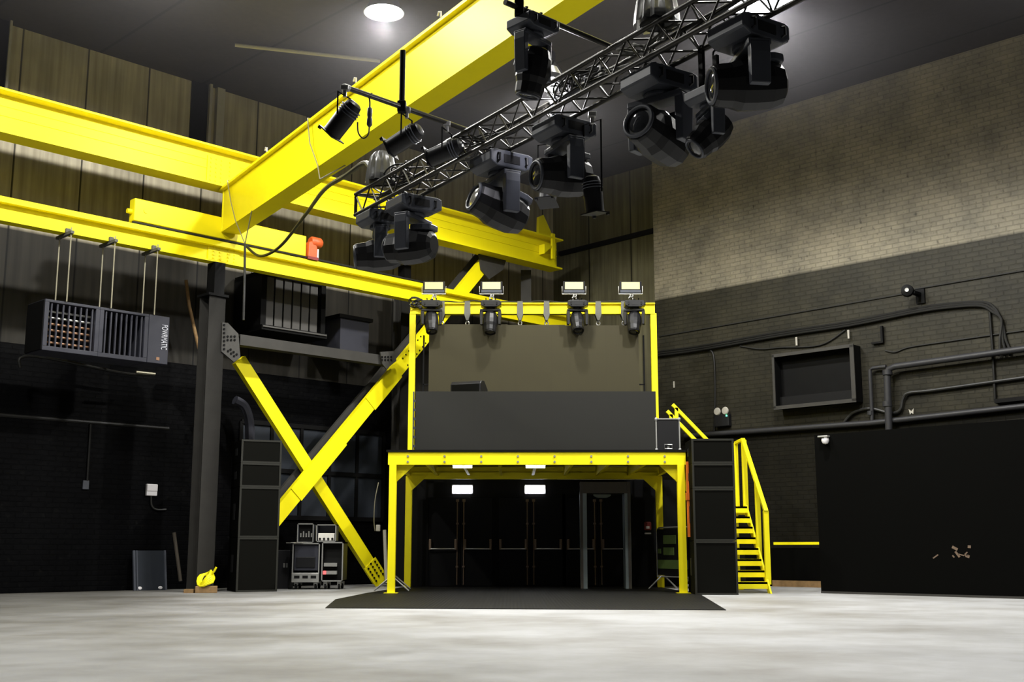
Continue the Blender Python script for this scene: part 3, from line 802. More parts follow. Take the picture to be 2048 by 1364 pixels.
# lower runway beam
zt, zb = 8.70, 8.16
p0 = cS(-260, zt); p1 = cS(1150, zt)
T = Thing('runway_beam', 'lower yellow runway beam carried by the dark columns', 'beam', (p0.x, p0.y, zb))
T.part('web', MB().bar(p0 - Vector((0, 0, 0.30)), p1 - Vector((0, 0, 0.30)), 0.03, 0.46), 'yellow', world=True)
T.part('top_flange', MB().bar(p0 - Vector((0, 0, 0.065)), p1 - Vector((0, 0, 0.065)), 0.36, 0.13), 'yellow', world=True)
T.part('bottom_flange', MB().bar(p0 - Vector((0, 0, 0.53)), p1 - Vector((0, 0, 0.53)), 0.30, 0.03), 'yellow', world=True)
sp = cS(447, zt)
pl_ = T.part('splice_plate', MB().bar(sp - DIRW * 0.45 + NRM * 0.03 - Vector((0, 0, 0.30)), sp + DIRW * 0.45 + NRM * 0.03 - Vector((0, 0, 0.30)), 0.03, 0.36), 'yellow', world=True)
b = []
for i in range(4):
    for s in (-1, 1):
        for q in (0.12, 0.3):
            c = sp + DIRW * s * q + NRM * 0.05 - Vector((0, 0, 0.16 + i * 0.09))
            b.append(Matrix.Translation(c) @ Matrix.Rotation(R45, 4, 'Z') @ Matrix.Rotation(PI / 2, 4, 'X')); br_ = 0.022
bolts(T, 'bolt', b, 'yellow', pl_, br_)
# conductor line lying on the lower beam
single('festoon_cable', 'black cable running along the top of the lower yellow beam', 'cable', MB().tube([cS(258, zt + 0.03) + NRM * 0.17, cS(560, zt + 0.05) + NRM * 0.17, cS(880, zt + 0.03) + NRM * 0.17], 0.03, 8), 'hose', True)

# upper runway beam
zt2, zb2 = 11.12, 10.12
q0 = cS(-260, zt2); q1 = cS(1112, zt2)
T = Thing('runway_beam', 'upper yellow runway beam running along the panelled wall', 'beam', (q0.x, q0.y, zb2))
T.part('web', MB().bar(q0 - Vector((0, 0, 0.5)), q1 - Vector((0, 0, 0.5)), 0.04, 0.94), 'yellow', world=True)
T.part('top_flange', MB().bar(q0 - Vector((0, 0, 0.02)), q1 - Vector((0, 0, 0.02)), 0.66, 0.05).bar(q0 + Vector((0, 0, 0.04)), q1 + Vector((0, 0, 0.04)), 0.12, 0.08), 'yellow', world=True)
T.part('bottom_flange', MB().bar(q0 - Vector((0, 0, 0.98)), q1 - Vector((0, 0, 0.98)), 0.56, 0.05), 'yellow', world=True)
T.part('web_rib', MB().bar(q0 - Vector((0, 0, 0.52)) + NRM * 0.03, q1 - Vector((0, 0, 0.52)) + NRM * 0.03, 0.02, 0.03).bar(q0 - Vector((0, 0, 0.30)) + NRM * 0.03, q1 - Vector((0, 0, 0.30)) + NRM * 0.03, 0.015, 0.02), 'yellow', world=True)
sp = cS(452, zt2)
pl_ = T.part('splice_plate', MB().bar(sp - DIRW * 0.55 + NRM * 0.04 - Vector((0, 0, 0.55)), sp + DIRW * 0.4 + NRM * 0.04 - Vector((0, 0, 0.55)), 0.03, 0.7), 'yellow', world=True)
b = []
for i in range(6):
    for q in (-0.45, -0.3, -0.15, 0.1):
        c = sp + DIRW * q + NRM * 0.06 - Vector((0, 0, 0.26 + i * 0.115))
        b.append(Matrix.Translation(c) @ Matrix.Rotation(R45, 4, 'Z') @ Matrix.Rotation(PI / 2, 4, 'X')); br_ = 0.026
bolts(T, 'bolt', b, 'yellow', pl_, br_)
# buffer stop at its right end
e = q1 - DIRW * 0.45
me_ = Matrix.Translation(e) @ Matrix.Rotation(R45, 4, 'Z')
T.part('end_stop', MB().prism([(-0.45, -0.02), (0.35, -0.02), (-0.20, 0.78), (-0.42, 0.66)], -0.05, 0.05, me_), 'yellow', world=True)
T.part('stop_bracket', MB().box((0.0, -0.28, -0.30), (0.13, 0.08, 0.85), me_).prism([(-0.42, -0.62), (-0.05, -0.30), (-0.42, -0.30)], -0.30, -0.05, me_), 'yellow', world=True)
single('steel_angle', 'black steel angle running along the dark end wall', 'rail', MB().bar(atT(1120, 508, 42.9), atT(1309, 461, 42.9), 0.18, 0.14), 'black_steel')

# ------------------------------------------------------------------ bridge girder and its end carriage
g0 = atZ(437, 468, 8.95); g1 = atZ(1128, 0, 8.95)
gd = (g1 - g0).normalized(); gn = Vector((gd.y, -gd.x, 0))        # visible side
if gn.dot(Vector((-1, -1, 0))) < 0: gn = -gn
GW, GH = 0.50, 1.155
gc0 = g0 - gn * (GW / 2) + gd * 0.12; gend = gc0 + gd * 21.0
gc0z = Vector((gc0.x, gc0.y, 8.95))
T = Thing('bridge_girder', 'huge yellow bridge girder crossing above the hall towards the camera', 'girder', (gc0.x, gc0.y, 8.95))
Zv = Vector((0, 0, 1))
ga, gb = gc0 , Vector((gend.x, gend.y, 8.95))
T.part('bottom_flange', MB().bar(ga + Zv * 0.02 + gd * 0.1, gb + Zv * 0.02, GW, 0.04), 'yellow_box', world=True)
T.part('top_flange', MB().bar(ga + Zv * (GH - 0.03) - gd * 0.02, gb + Zv * (GH - 0.03), GW + 0.16, 0.06), 'yellow_box', world=True)
for s in (-1, 1):
    T.part('web', MB().bar(ga + gn * s * (GW / 2 - 0.035) + Zv * GH / 2 + gd * 0.1, gb + gn * s * (GW / 2 - 0.035) + Zv * GH / 2, 0.02, GH - 0.08), 'yellow_box', world=True)
T.part('end_plate', MB().bar(ga + gn * (GW / 2) + Zv * GH / 2 + gd * 0.08, ga - gn * (GW / 2) + Zv * GH / 2 + gd * 0.08, 0.04, GH - 0.04), 'yellow_box', world=True)
# end carriage on the lower beam
c0, c1 = cS(262, zt), cS(606, zt)
T = Thing('end_carriage', 'yellow end carriage of the girder riding on the lower beam', 'carriage', (c0.x, c0.y, zt))
T.part('box_body', MB().bar(c0 + Zv * 0.37, c1 + Zv * 0.37, 0.26, 0.56), 'yellow_box', world=True, bevel=0.02)
T.part('buffer', MB().rod(c0 + Zv * 0.33 - DIRW * 0.12, c0 + Zv * 0.33, 0.06, 10), 'yellow_box', world=True)
for f in (0.06, 0.94):
    c = c0.lerp(c1, f) + Zv * 0.10
    T.part('wheel', MB().lathe([(0, -0.06), (0.10, -0.06), (0.10, 0.06), (0, 0.06)], Matrix.Translation(c) @ Matrix.Rotation(R45, 4, 'Z') @ Matrix.Rotation(PI / 2, 4, 'X'), 18), 'black_steel', world=True)
c = c0.lerp(c1, 0.06) + Zv * 0.38 + NRM * 0.13
T.part('axle_cap', MB().lathe([(0, 0), (0.06, 0), (0.06, 0.015), (0.03, 0.015), (0, 0.015)], Matrix.Translation(c) @ Matrix.Rotation(R45, 4, 'Z') @ Matrix.Rotation(PI / 2, 4, 'X'), 16), 'yellow_box', world=True)
# drive motor in red
mc = c1 + DIRW * 0.02 + NRM * 0.05
T = Thing('drive_motor', 'red and orange drive motor at the right end of the carriage', 'motor', (mc.x, mc.y, zt + 0.05), R45)
T.part('gearbox', MB().prism([(0.0, 0), (0.28, 0), (0.30, 0.30), (0.22, 0.52), (0.02, 0.44)], -0.16, 0.12), 'red_orange', bevel=0.03)
T.part('motor_can', MB().lathe([(0, -0.18), (0.12, -0.18), (0.15, -0.14), (0.15, 0.12), (0.11, 0.18), (0, 0.18)], Matrix.Translation((0.30, -0.05, 0.48)) @ Matrix.Rotation(PI / 2, 4, 'Y'), 16), 'red_orange', smooth=True)
T.part('base_block', MB().bb((-0.02, -0.18, -0.04), (0.32, 0.12, 0.04)), 'red')
T.part('brake_plate', MB().bb((0.29, -0.17, 0.0), (0.33, 0.1, 0.28)), 'white')

# ------------------------------------------------------------------ columns and cross brace
def column(px, zt_, w, label, d=DC):
    c = cS(px, 0, d)
    T = Thing('steel_column', label, 'column', (c.x, c.y, 0), R45, 'dark columns under the runway beams')
    T.part('shaft', MB().ibeam((0, 0, 0.03), (0, 0, zt_ - 0.9), w, w, 0.03, 0.03, Vector((0, -1, 0))).bb((-w / 2, -w / 2, 0.03), (w / 2, -w / 2 + 0.03, zt_ - 0.9)), 'grey_steel')
    T.part('base_plate', MB().bb((-w * 0.6, -w * 0.6, 0), (w * 0.6, w * 0.6, 0.03)), 'black_steel')
    T.part('cap_plate', MB().bb((-w * 0.62, -w * 0.62, zt_ - 0.9), (w * 0.62, w * 0.62, zt_ - 0.84)), 'black_steel')
    T.part('head', MB().bb((-w * 0.18, -w * 0.4, zt_ - 0.84), (w * 0.45, w * 0.4, zt_ - 0.01)), 'black_steel')
column(399, zb, 0.46, 'dark grey steel column left of the left speaker stack')
column(796, 9.6, 0.40, 'black steel column behind the left end of the platform', DC + 1.95)
c = atS(1052, 560, 37.4)
single('steel_stanchion', 'dark vertical stanchion under the right end of the upper beam', 'column', MB().bb((c.x - 0.17, c.y - 0.1, 0), (c.x + 0.17, c.y + 0.1, 10.1)), 'grey_steel')

def brace(p0, p1, w, d, label, matname='yellow', rear=None, plates=()):
    T = Thing('cross_brace', label, 'brace', (min(p0, p1, key=lambda q: q.z).x, min(p0, p1, key=lambda q: q.z).y, min(p0.z, p1.z)), 0, 'yellow cross braces')
    ch = T.part('channel', MB().channel(p0, p1, d, w, 0.02, NRM.cross((p1 - p0).normalized()), side=1).bar(p0 + NRM * d * 0.5, p1 + NRM * d * 0.5, w, 0.02, NRM), matname, world=True)
    return T
Zv = Vector((0, 0, 1))
D1 = DC + 0.85
d0, d1 = atS(477, 720, D1), atS(757, 1160, D1)
T1 = brace(d0, d1, 0.36, 0.16, 'yellow brace slanting from the dark column down to the platform foot')
u = (d1 - d0).normalized()
T1.part('foot_plate', MB().bar(d1 - u * 0.62 + NRM * 0.10, d1 + u * 0.12 + NRM * 0.10, 0.5, 0.02, NRM), 'yellow', world=True, bevel=0.005)
b = []
for i in range(5):
    for j in (-0.15, 0, 0.15):
        c = d1 - u * (0.1 + i * 0.11 + (0.05 if j == 0 else 0)) + NRM.cross(u) * j + NRM * 0.115
        b.append(Matrix.Translation(c) @ Matrix.Rotation(R45, 4, 'Z') @ Matrix.Rotation(PI / 2, 4, 'X')); br_ = 0.03
bolts(T1, 'bolt', b, 'black_steel', None, br_)
DB = DC + 0.42
e0, e1 = atS(545, 1042, DB), atS(990, 500, DB)
T2 = brace(e0, e1, 0.40, 0.16, 'yellow brace rising from behind the left speakers to the upper beam')
u2 = (e1 - e0).normalized(); side2 = NRM.cross(u2)
for f0, f1 in ((0.08, 0.26), (0.38, 0.50)):
    T2.part('batten_plate', MB().bar(e0.lerp(e1, f0) + NRM * 0.10, e0.lerp(e1, f1) + NRM * 0.10, 0.46, 0.02, NRM), 'yellow', world=True)
b = []
for k in range(7):
    for j in (-0.13, 0.13):
        c = e0.lerp(e1, 0.535 + k * 0.014) + side2 * j + NRM * 0.095
        b.append(Matrix.Translation(c) @ Matrix.Rotation(R45, 4, 'Z') @ Matrix.Rotation(PI / 2, 4, 'X')); br_ = 0.022
bolts(T2, 'bolt', b, 'black_steel', None, br_)
T2.part('rear_channel', MB().bar(e0 - NRM * 0.55 , e1 - NRM * 0.55, 0.10, 0.34, NRM.cross(u2)), 'grey_steel', world=True, label='dark twin member behind')
# gusset at its upper end
gp = cS(992, zb2)
single('gusset_plate', 'riveted plate joining the brace to the upper yellow beam', 'plate', MB().prism([(-0.6, -0.01), (0.6, -0.01), (0.45, -0.35), (-0.15, -0.75), (-0.5, -0.5)], -0.02, 0.02, Matrix.Translation(gp - NRM * 0.17) @ Matrix.Rotation(R45, 4, 'Z')), 'plate')
# gussets on the tie beam
def gusset(pts, d, label, rows):
    P = [atS(x, y, d) for x, y in pts]
    o = P[0]
    m = Matrix.Translation(o) @ Matrix.Rotation(R45, 4, 'Z'); mi = m.inverted()
    L = [mi @ q for q in P]
    T = Thing('gusset_plate', label, 'plate', (o.x, o.y, min(q.z for q in P)), 0)
    T.part('plate', MB().prism([(q.x, q.z) for q in L], -0.02, 0.02, m), 'plate', world=True)
    b = []
    for x, y in rows:
        q = atS(x, y, d - 0.03)
        b.append(Matrix.Translation(q) @ Matrix.Rotation(R45, 4, 'Z') @ Matrix.Rotation(PI / 2, 4, 'X')); br_ = 0.03
    bolts(T, 'bolt', b, 'black_steel', None, br_)
gusset([(444, 645), (455, 646), (476, 668), (480, 716), (467, 724), (442, 703)], DC - 0.34, 'grey riveted plate on the dark column above the brace',
       [(448, 650 + 8 * k) for k in range(7)] + [(455 + 7 * i, 673 + 7 * j) for i in range(3) for j in range(2)] + [(456 + 6 * i, 702 + 5 * i) for i in range(3)] + [(461 + 6 * i, 699 + 5 * i) for i in range(3)])
gusset([(760, 704), (790, 702), (792, 722), (772, 738), (764, 728)], DC - 0.34, 'grey riveted plate where the tie beam meets the right brace', [(764 + 6 * i, 714 + 6 * j) for i in range(4) for j in range(2)])
tb0, tb1 = atS(474, 682, DC), atS(775, 722, DC)
tb1.z = tb0.z = (tb0.z + tb1.z) / 2
single('tie_beam', 'dark grey horizontal tie beam between the columns', 'beam', MB().channel(tb0, tb1, 0.3, 0.27, 0.03, side=-1), 'grey_steel')
TIE_Z = tb0.z + 0.135

# shutter, duct box behind the tie beam
def wall_box(name, label, cat, px0, px1, py0, py1, d, depth, build, matname, group=None):
    a = atS(px0, py1, d); bq = atS(px1, py0, d)
    w = (bq - a).dot(DIRW)
    za = (atS(px0, py1, d).z + atS(px1, py1, d).z) / 2; zb_ = (atS(px0, py0, d).z + atS(px1, py0, d).z) / 2
    return Thing(name, label, cat, (a.x, a.y, za), R45, group), w, zb_ - za
T, w, h = wall_box('louvre_shutter', 'grey slatted shutter in a dark frame under the lower beam', 'shutter', 527, 645, 562, 658, 38.0, 0.6, None, None)
T.part('frame', MB().bb((-0.12, -0.02, -0.15), (0.05, 1.35, h + 0.12)).bb((w - 0.03, -0.02, -0.15), (w + 0.12, 1.35, h + 0.12)).bb((-0.12, -0.02, h), (w + 0.12, 1.35, h + 0.14)).bb((-0.12, -0.10, -0.16), (w + 0.14, 1.35, -0.02)), 'black_steel')
T.part('sill', MB().bb((-0.10, -0.14, -0.09), (w + 0.10, -0.02, -0.05)), 'shutter')
n = 6
for k in range(n):
    T.part('slat', MB().bb((0.08 + k * (w - 0.14) / n, 0.05, 0), (0.08 + (k + 0.82) * (w - 0.14) / n, 0.09, h)), 'shutter')
T, w, h = wall_box('duct_box', 'dark lidded duct box right of the grey shutter', 'duct', 680, 738, 640, 682, 38.0, 0.7, None, None)
T.part('box_body', MB().bb((0, 0, -0.35), (w, 1.35, h)), 'heater')
T.part('lid', MB().bb((-0.09, -0.08, h), (w + 0.09, 1.35, h + 0.10)), 'black_steel')

# ------------------------------------------------------------------ fan heater hanging from the lower beam
zh_t, zh_b = atS(90, 597, 36.0).z, atS(90, 700, 36.0).z
h0, h1 = atS(88, 640, 36.0), atS(338, 660, 36.0)
HW = (h1 - h0).dot(DIRW); HH = zh_t - zh_b
T = Thing('unit_heater', 'black twin louvred heater hanging on rods below the lower beam', 'heater', (h0.x, h0.y, zh_b), R45)
D = 0.9
px_w = HW / 250.0
cx = [0.0, HW * 0.425, HW * 0.825, HW]
for i in range(2):
    x0, x1 = cx[i], cx[i + 1]
    t = 0.10
    T.part('louvre_frame', MB().bb((x0, 0, 0), (x1, D, t)).bb((x0, 0, HH - t * 0.6), (x1, D, HH)).bb((x0, 0, t), (x0 + t, D, HH - t * 0.6)).bb((x1 - t, 0, t), (x1, D, HH - t * 0.6)), 'heater', bevel=0.008)
    T.part('back_panel', MB().bb((x0 + 0.05, D - 0.05, 0.05), (x1 - 0.05, D, HH - 0.05)), 'black_steel')
    for k in range(8):
        x = x0 + t + (k + 0.5) * (x1 - x0 - 2 * t) / 8
        T.part('louvre', MB().box((x, 0.05, HH / 2), (0.03, 0.05, HH - 0.16)), 'heater')
    for k in range(6 if i == 0 else 0):
        z = 0.22 + k * (HH - 0.45) / 5
        T.part('heating_tube', MB().tube([(x0 + t, 0.22, z), (x1 - t, 0.22, z)], 0.026, 8), 'copper' if k < 4 else 'alu', smooth=True)
T.part('end_casing', MB().bb((cx[2] + 0.005, -0.01, 0.0), (cx[3], D, HH)), 'heater', bevel=0.01, label='smooth grey end casing')
T.part('badge', MB().bb((cx[3] - 0.30, -0.018, 0.08), (cx[3] - 0.22, -0.008, 0.15)), 'copper')
# lettering, reading downwards
fc = bpy.data.curves.new('lettering', 'FONT'); fc.body = 'POWRMATIC'; fc.size = 0.22; fc.extrude = 0.004; fc.align_x = 'CENTER'; fc.align_y = 'CENTER'
fo = bpy.data.objects.new('lettering_curve', fc); COL.objects.link(fo)
bpy.context.view_layer.update()
tm = bpy.data.meshes.new_from_object(fo.evaluated_get(bpy.context.evaluated_depsgraph_get()))
bpy.data.objects.remove(fo)
sx = HH * 0.52 / max(v.co.x * 2 for v in tm.vertices)
tm.transform(Matrix.Diagonal((sx, 1, 1, 1)))
tm.transform(Matrix.Translation((cx[3] - 0.13, -0.022, HH * 0.56)) @ Matrix.Rotation(PI / 2, 4, 'X') @ Matrix.Rotation(-PI / 2, 4, 'Z'))
tm.name = 'lettering'; tm.materials.append(M['text'])
to = bpy.data.objects.new('lettering', tm); COL.objects.link(to); to.parent = T.o; to['label'] = 'pale brand lettering running down the casing'
# left side hood
T.part('side_casing', MB().bb((-0.02, 0.02, 0.02), (0.0, D, HH - 0.02)), 'black_steel')
# hangers
def hanger(px, py, label):
    c = atS(px, py, DC)
    top_ = Vector((c.x, c.y, zb))
    T = Thing('beam_clamp_hanger', label, 'hanger', (top_.x, top_.y, zh_t), R45, 'heater hangers')
    H = zb - zh_t
    T.part('clamp_bar', MB().bb((-0.04, -0.45, H - 0.07), (0.04, 0.35, H - 0.004)), 'strap')
    for y in (-0.38, 0.22):
        T.part('hanger_rod', MB().rod((0.0, y, 0.0), (0.0, y, H + 0.08), 0.017, 8), 'rope')
    T.part('jaw', MB().bb((-0.05, -0.22, H - 0.02), (0.05, -0.14, H + 0.09)), 'strap')
hanger(128, 470, 'leftmost clamp with thin rods holding the hanging heater')
hanger(215, 490, 'middle clamp with thin rods holding the hanging heater')
hanger(300, 505, 'right clamp with thin rods holding the hanging heater')
# pipework under the heater
single('gas_pipe', 'thin dark pipe running below the hanging heater', 'pipe', MB().tube(smooth_path([atS(40, 735, 38.8), atS(42, 715, 38.8), atS(90, 715, 38.8), atS(240, 745, 38.8), atS(300, 750, 38.8)], 6), 0.04, 8), 'brick_pipe', True)
single('valve', 'small brass valve on the pipe under the heater', 'valve', MB().tube([atS(272, 744, 38.0), atS(310, 748, 38.0)], 0.035, 8), 'rope', True)

# ------------------------------------------------------------------ things on and by the left wall
def along(name, label, cat, pts, d, r, matname, group=None, n=8, k=6, sm=True):
    P = [atS(x, y, d) for x, y in pts]
    return single(name, label, cat, MB().tube(smooth_path(P, k) if sm else P, r, n), matname, True, group=group)
along('long_pipe', 'long dark pipe running along the black brick wall below the heater', 'pipe', [(-60, 826), (0, 830), (337, 857)], 39.85, 0.05, 'brick_pipe', sm=False)
along('conduit', 'thin black conduit dropping down the brick wall to a switch', 'conduit', [(181, 848), (178, 900), (174, 962)], 39.8, 0.03, 'brick_pipe', sm=False)
p = atS(170, 970, 39.85)
single('switch_box', 'small black switch box at the end of the conduit', 'switch', MB().box((0, 0, 0), (0.16, 0.12, 0.22), Matrix.Translation(p) @ Matrix.Rotation(R45, 4, 'Z')), 'plastic_grey', bevel=0.01)
p = atS(301, 980, 39.86)
T = Thing('control_box', 'small white control box on the black brick wall', 'control box', (p.x, p.y, p.z - 0.15), R45)
T.part('casing', MB().bb((-0.15, -0.09, 0), (0.15, 0, 0.30)), 'white', bevel=0.015)
T.part('cover', MB().bb((-0.145, -0.105, 0.12), (0.145, -0.09, 0.29)), 'white', bevel=0.01)
along('flex_cable', 'black cable curling from the white box to the column', 'cable', [(302, 991), (303, 1010), (312, 1019), (332, 1019)], 39.8, 0.025, 'hose')
# leaning board
a = atZ(267, 1177.5, 0); 
p0 = cS(267, 0, 39.35); p1 = cS(333, 0, 39.35)
wb = (p1 - p0).length; hb = 1.0
T = Thing('leaning_board', 'grey panel leaning against the black brick wall', 'board', (p0.x, p0.y, 0), R45)
tl = Matrix.Rotation(-0.16, 4, 'X')
T.part('panel', MB().bb((0, 0, 0), (wb, 0.04, hb), tl), 'board', bevel=0.005)
T.part('side_rail', MB().bb((0.0, -0.03, 0), (0.05, 0, hb), tl).bb((0.09, -0.02, 0), (0.12, 0, hb), tl).bb((wb - 0.05, -0.03, 0), (wb, 0, hb), tl), 'plastic_grey')
for x in (0.17, wb - 0.17):
    T.part('foot_pad', MB().lathe([(0, -0.02), (0.05, -0.015), (0.06, 0), (0, 0)], tl @ Matrix.Translation((x, 0, 0.06)) @ Matrix.Rotation(PI / 2, 4, 'X') @ Matrix.Diagonal((1, 0.7, -1, 1)), 14), 'white')
# pale trunking, downpipe on the upper wall
def strip(name, label, px, py0, py1, w, d, depth, matname):
    a, bq = atS(px, py0, d), atS(px, py1, d)
    c = Vector((a.x, a.y, 0))
    m = Matrix.Translation(c) @ Matrix.Rotation(R45, 4, 'Z')
    return single(name, label, 'trunking', MB().bb((-w / 2, 0, bq.z), (w / 2, depth, a.z), m), matname)
strip('cable_trunking', 'wide pale vertical trunking on the panelled wall above the beam', 447, 105, 300, 0.24, 39.8, 0.14, 'pale_strip')
strip('rain_pipe', 'thin pale pipe left of the wide trunking', 427, 100, 300, 0.08, 39.7, 0.1, 'pale_strip')
strip('recess_cover', 'dark tall plate left of the pale trunking', 405, 100, 300, 0.50, 39.9, 0.07, 'black_steel')
strip('rain_pipe', 'dark downpipe at the far left of the upper wall', 12, 20, 195, 0.30, 39.75, 0.2, 'black_steel')
strip('rain_pipe', 'pale thin pipe beside the dark downpipe at the far left', 24, 40, 195, 0.06, 39.6, 0.06, 'pale_strip')
# dark window frames behind the cross brace
a, c = atS(478, 990, 39.75), atS(770, 800, 39.75)
T = Thing('steel_window_frame', 'black steel window grid on the wall behind the cross brace', 'window frame', (a.x, a.y, 1.9), R45)
wf = (c - a).dot(DIRW); hf = 2.6
b = MB()
for k in range(6): b.bb((k * wf / 5 - 0.05, 0, 0), (k * wf / 5 + 0.05, 0.08, hf))
T.part('mullions', b, 'black_steel')
b = MB()
for k in range(3): b.bb((0, -0.01, k * hf / 2 - 0.06), (wf, 0.07, k * hf / 2 + 0.06))
T.part('transoms', b, 'black_steel')
T.part('blind_panes', MB().bb((0, 0.05, 0), (wf, 0.09, hf)), 'board', label='painted out panes')
along('vent_duct', 'curved black duct above the left speaker stack', 'duct', [(470, 800), (488, 812), (498, 840), (500, 880), (501, 930)], 38.9, 0.13, 'heater')
along('timber_batten', 'thin pale batten slanting beside the dark column', 'batten', [(372, 560), (378, 610), (398, 698)], 38.9, 0.045, 'wood', sm=False)
along('timber_batten', 'thin dark batten leaning low beside the column foot', 'batten', [(348, 1065), (361, 1162)], 38.9, 0.045, 'brown_steel', sm=False)
along('timber_batten', 'short pale batten tip beside the column above the speakers', 'batten', [(433, 825), (434, 843)], 38.5, 0.05, 'pale_strip', sm=False)
along('drop_cable', 'thin cable hanging on the dark wall left of the platform', 'cable', [(757, 965), (750, 1000), (748, 1040), (750, 1062)], 35.2, 0.012, 'rope')
# yellow coil on wooden blocks
yc = atZ(424, 1179, 0)
yc = Vector((-7.30, 28.38, 0))
T = Thing('timber_block', 'pale wooden block lying left of the left speaker stack', 'block', (yc.x, yc.y, 0), 0.2, 'wood blocks')
T.part('block', MB().bb((-0.18, -0.12, 0), (0.32, 0.15, 0.16)), 'wood', bevel=0.01)
single('timber_block', 'thin short wooden offcut at the foot of the dark column', 'block', MB().bb((yc.x - 0.42, yc.y - 0.15, 0), (yc.x - 0.20, yc.y + 0.1, 0.09)), 'wood', group='wood blocks')
b = MB()
for k in range(5):
    c = yc + Vector((0.05, 0, 0.30 + 0.02 * k)); a0 = k * 0.9
    b.tube([c + Vector((math.cos(t * 0.42) * (0.19 - 0.02 * k), math.sin(t * 0.42) * 0.14, math.sin(t * 0.42 + a0 * 0.2) * 0.13 + 0.0 + 0.03 * math.cos(t))) for t in range(15)], 0.03, 6, closed=True)
b.tube([yc + Vector((0.1, 0, 0.35)), yc + Vector((0.25, -0.05, 0.5)), yc + Vector((0.30, -0.05, 0.6))], 0.025, 6)
single('hose_coil', 'heaped yellow hose coil on the wooden block', 'hose', b, 'yellow', True)

# ------------------------------------------------------------------ equipment racks by the cross brace
def rack(name, label, px0, px1, py0, Y, depth, wheels, fill):
    a, c = atY(px0, 1160, Y), atY(px1, py0, Y)
    w = c.x - a.x; zt_ = c.z
    T = Thing(name, label, 'rack', (a.x, Y, 0), 0, 'equipment racks')
    zb_ = 0.20
    t = 0.035
    T.part('shell', MB().bb((0, 0.02, zb_), (w, depth, zb_ + t)).bb((0, 0.02, zt_ - t), (w, depth, zt_)).bb((0, 0.02, zb_), (t, depth, zt_)).bb((w - t, 0.02, zb_), (w, depth, zt_)).bb((0, depth - t, zb_), (w, depth, zt_)), 'plastic')
    T.part('front_edge', MB().bb((0, 0, zb_), (w, 0.03, zb_ + 0.03)).bb((0, 0, zt_ - 0.03), (w, 0.03, zt_)).bb((0, 0, zb_), (0.03, 0.03, zt_)).bb((w - 0.03, 0, zb_), (w, 0.03, zt_)), 'alu')
    for x in (0.1, w - 0.1):
        for y in (0.12, depth - 0.12):
            wh = T.part('castor_fork', MB().bb((x - 0.05, y - 0.04, 0.10), (x + 0.05, y + 0.04, zb_)), 'alu')
            T.part('castor_wheel', MB().lathe([(0, -0.025), (0.075, -0.025), (0.075, 0.025), (0, 0.025)], Matrix.Translation((x, y, 0.075)) @ Matrix.Rotation(PI / 2, 4, 'Y'), 14), 'rubber', wh)
    fill(T, w, zb_, zt_, depth)
    return T, w, zt_, a.x
def fill1(T, w, z0, z1, d):
    T.part('rack_panel', MB().bb((0.05, 0.06, z0 + 0.28), (w - 0.05, 0.1, z1 - 0.05)), 'heater')
    T.part('amplifier', MB().bb((0.09, 0.03, z0 + 0.36), (w - 0.12, 0.3, z0 + 0.62)), 'plastic', bevel=0.01)
    tr = T.part('lower_tray', MB().bb((0.0, -0.03, z0 - 0.02), (w, 0.04, z0 + 0.22)), 'alu', bevel=0.01)
    for x in (0.14, w / 2, w - 0.14): T.part('latch_cutout', MB().bb((x - 0.07, -0.036, z0 + 0.08), (x + 0.07, -0.02, z0 + 0.15)), 'rubber', tr)
def fill2(T, w, z0, z1, d):
    T.part('rack_back', MB().bb((0.04, 0.2, z0 + 0.04), (w - 0.04, 0.25, z1 - 0.04)), 'rubber')
    T.part('silver_unit', MB().bb((0.06, 0.03, z0 + 0.38), (w - 0.16, 0.2, z0 + 0.47)), 'alu')
    T.part('silver_unit', MB().bb((0.06, 0.03, z0 + 0.18), (w - 0.16, 0.2, z0 + 0.27)), 'alu')
    T.part('red_indicator', MB().bb((0.045, 0.0, z0 + 0.18), (0.12, 0.03, z0 + 0.27)), 'led_red')
r1, w1, zt1, xr1 = rack('equipment_rack', 'black wheeled rack with silver lower tray beside the left speakers', 583, 640, 1086, 30.9, 0.8, True, fill1)
r2, w2, zt2_, xr2_ = rack('equipment_rack', 'black wheeled rack with silver edges and red indicator', 642, 687, 1084, 30.9, 0.8, True, fill2)
